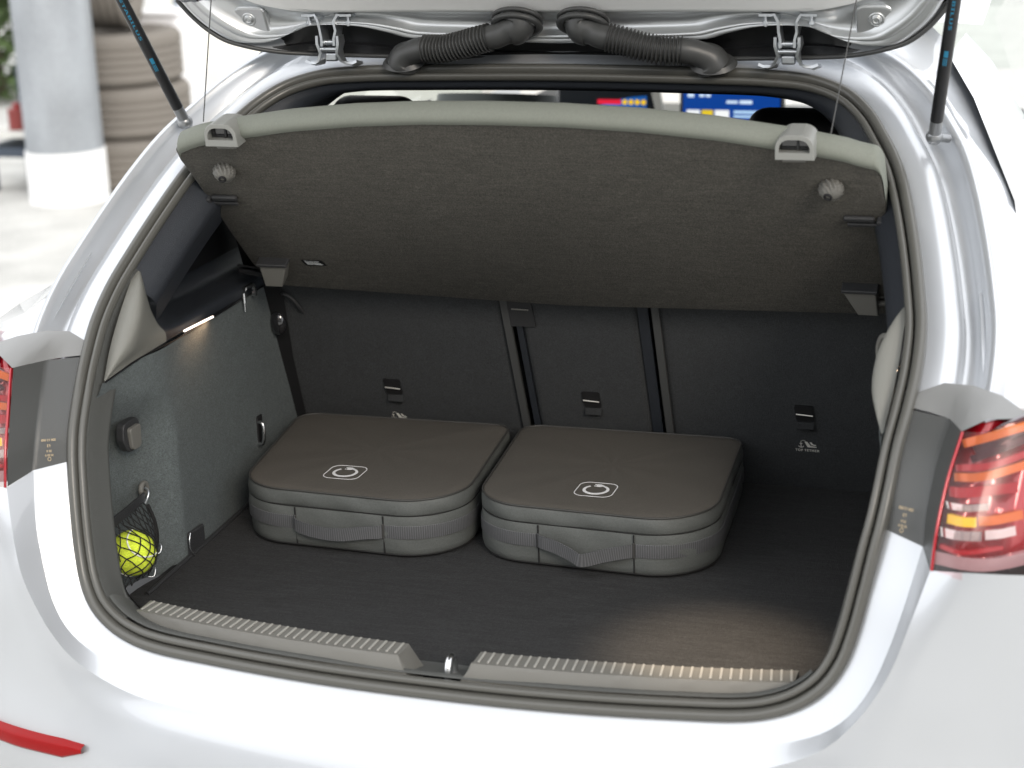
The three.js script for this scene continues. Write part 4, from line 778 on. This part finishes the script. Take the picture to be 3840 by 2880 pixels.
// ------------------------------------------------------------------ forecourt: pillar, tyres, post, wall, greenery
{
  const c = thing('pillar', [-4.317, GROUND, -6.1], 'round grey concrete pillar with a white painted foot, left of the car', 'pillar');
  const grey = std({ map: dataTex(N, N, (i, j, k) => { const v = .60 + .08 * (soft[k] - .5) + .05 * (fine[k] - .5); return [v * .97, v, v * 1.03]; }, [1, 1]), roughness: .6 });
  mesh('shaft', new THREE.CylinderGeometry(.197, .197, 3.6, 48, 1, true).translate(0, .265 + 1.8, 0), grey, c);
  mesh('painted_foot', new THREE.CylinderGeometry(.205, .205, .27, 48).translate(0, .135, 0), std({ color: lin(.84, .84, .83), roughness: .6 }), c);
  const rub = std({ color: lin(.19, .172, .15), roughness: .8 }), wallM = std({ color: lin(.13, .12, .105), roughness: .75 });
  const R = .335, Hh = .275;
  function tyre(label) {
    const t = thing('tyre', [0, 0, 0], label, 'tyre');
    const pr = []; const hw = Hh / 2;
    for (const [r, y] of [[.20, -hw * .7], [.22, -hw * .86], [.28, -hw], [.315, -hw * .93], [.332, -hw * .78], [R, -hw * .70]]) pr.push([r, y]);
    for (let g = 0; g < 4; g++) { const y = lerp(-hw * .58, hw * .30, g / 3); pr.push([R, y], [R - .010, y + .004], [R - .010, y + .014], [R, y + .018]); }
    for (const [r, y] of [[R, hw * .70], [.332, hw * .78], [.315, hw * .93], [.28, hw], [.22, hw * .86], [.20, hw * .7]]) pr.push([r, y]);
    mesh('tread', new THREE.LatheGeometry(pr.map(p => new THREE.Vector2(...p)), 64), rub, t);
    mesh('inner_side', new THREE.LatheGeometry([[.20, hw * .7], [.205, 0], [.20, -hw * .7]].map(p => new THREE.Vector2(...p)), 48), wallM, t);
    return t;
  }
  const words = ['bottom tyre of the stack behind the pillar, on the ground', 'second tyre from the ground in the stack behind the pillar', 'third tyre from the ground, below the upright one on the stack'];
  for (let k = 0; k < 3; k++) { const t = tyre(words[k]); t.position.set(-4.235 + [.0, .012, -.008][k], GROUND + Hh / 2 + k * Hh, -6.62 + [.01, 0, .015][k]); t.rotation.y = k * 1.3; }
  const up = tyre('upright tyre standing on the top of the stack, tread facing forward'); up.rotation.set(0, .3, Math.PI / 2 - .06); up.position.set(-4.26, GROUND + 3 * Hh + R - .003, -6.62);
  const p2 = thing('post', [-4.318, GROUND, -7.5], 'thin blue grey steel post right of the tyre stack', 'post'); mesh('shaft', rbox(.085, 3.6, .085, .006, [0, 1.8, 0]), std({ color: lin(.22, .26, .31), roughness: .5 }), p2); mesh('foot_plate', rbox(.16, .012, .16, .003, [0, .006, 0]), M.zinc, p2);
  const cab = thing('cabinet', [-4.17, GROUND, -7.05], 'white metal cabinet standing between the tyre stack and the post', 'cabinet'); mesh('case', rbox(.26, .86, .3, .03, [0, .43, 0]), std({ color: lin(.82, .82, .83), roughness: .4 }), cab); mesh('lid', rbox(.28, .03, .32, .012, [0, .872, 0]), std({ color: lin(.82, .82, .83), roughness: .4 }), cab);
  const w = thing('building', [-3.2, GROUND, -9.2], 'pale cream rendered wall of a workshop far behind the tyres', 'building');
  const cream = std({ map: dataTex(N, N, (i, j, k) => { const v = .93 + .05 * (patch[k] - .5) + .03 * (fine[k] - .5); return [v, v * .99, v * .945]; }, [2, 2]), roughness: .85 });
  mesh('wall', rbox(4.2, 4.2, .2, .01, [0, 2.1, 0]), cream, w); mesh('plinth', rbox(4.22, .3, .22, .01, [0, .15, .005]), std({ color: lin(.7, .69, .66), roughness: .9 }), w);
  for (const x of [-1.98, .2]) mesh('door_frame', rbox(.06, 4.0, .06, .01, [x, 2, .13]), std({ color: lin(.5, .49, .46), roughness: .6 }), w);
  const rk = thing('rack', [-4.86, GROUND, -6.4], 'dark blue steel rack with shelves at the left edge, beside the pillar', 'rack'); const rm = std({ color: lin(.045, .06, .085), roughness: .5 });
  for (const [x, z] of [[-.03, .12], [-.03, -.25], [.42, -.25]]) mesh('upright', rbox(.045, .62, .045, .004, [x, .31, z]), rm, rk);
  mesh('shelf_board', rbox(.55, .05, .42, .006, [.2, .21, -.06]), rm, rk); mesh('shelf_board', rbox(.55, .02, .42, .006, [.2, .30, -.06]), std({ color: lin(.6, .6, .56), roughness: .6 }), rk);
  const can = thing('canister', [-4.79, GROUND + .311, -6.42], 'small red canister on the rack shelf, left of the pillar', 'canister'); mesh('body', new THREE.CylinderGeometry(.05, .05, .11, 24).translate(0, .055, 0), std({ color: lin(.26, .05, .045), roughness: .5 }), can); mesh('cap', new THREE.CylinderGeometry(.02, .024, .03, 16).translate(0, .125, 0), std({ color: lin(.3, .04, .04), roughness: .5 }), can);
  // unseen building added behind the camera to grey the paint and block low sky
  const hb = thing('added_house', [2.0, GROUND, 15], 'added grey rendered building behind the photographer, unseen, to shape the light', 'building');
  const hm = std({ map: dataTex(N, N, (i, j, k) => { const v = .60 + .06 * (patch[k] - .5) + .04 * (fine[k] - .5); return [v, v * .99, v * .96]; }, [3, 3]), roughness: .9 }), wm = phys({ color: lin(.02, .024, .028), roughness: .05 });
  mesh('wall', rbox(30, 6.2, 8, .02, [0, 3.1, 4]), hm, hb); mesh('roof', rbox(31, .35, 9, .05, [0, 6.37, 4]), std({ color: lin(.10, .09, .085), roughness: .8 }), hb);
  for (let f = 0; f < 2; f++) for (let k = -4; k <= 4; k++) { const wn = mesh('window', rbox(1.5, 1.6, .06, .01, [k * 3.1, 1.7 + f * 2.9, -.01]), wm, hb); mesh('frame', rbox(1.66, .09, .12, .01, [k * 3.1, .86 + f * 2.9, -.02]), M.white, wn); }
  // hedge plants far left
  const shrub = thing('shrub', [-7.0, GROUND, -9.6], 'green leafy shrub beyond the forecourt at the far left', 'shrub');
  const leafM = std({ color: lin(.07, .11, .035), roughness: .8 });
  const leaves = []; const lf = new THREE.PlaneGeometry(.09, .05);
  for (let k = 0; k < 2600; k++) { const a = rnd() * 6.283, b = rnd() * 2 - 1, r = Math.cbrt(rnd()); const g = lf.clone(); g.rotateX(rnd() * 3); g.rotateY(rnd() * 6); g.translate(r * .55 * Math.cos(a) * (1 - .3 * b), 1.0 + b * .95, r * .55 * Math.sin(a)); leaves.push(g); }
  mesh('foliage', merge(leaves), leafM, shrub); mesh('stem', new THREE.CylinderGeometry(.03, .05, 1.0, 10).translate(0, .5, 0), std({ color: lin(.08, .06, .04), roughness: .9 }), shrub);
}

// every part of the car is listed; nothing of the setting moves
renderer.render(scene, camera);
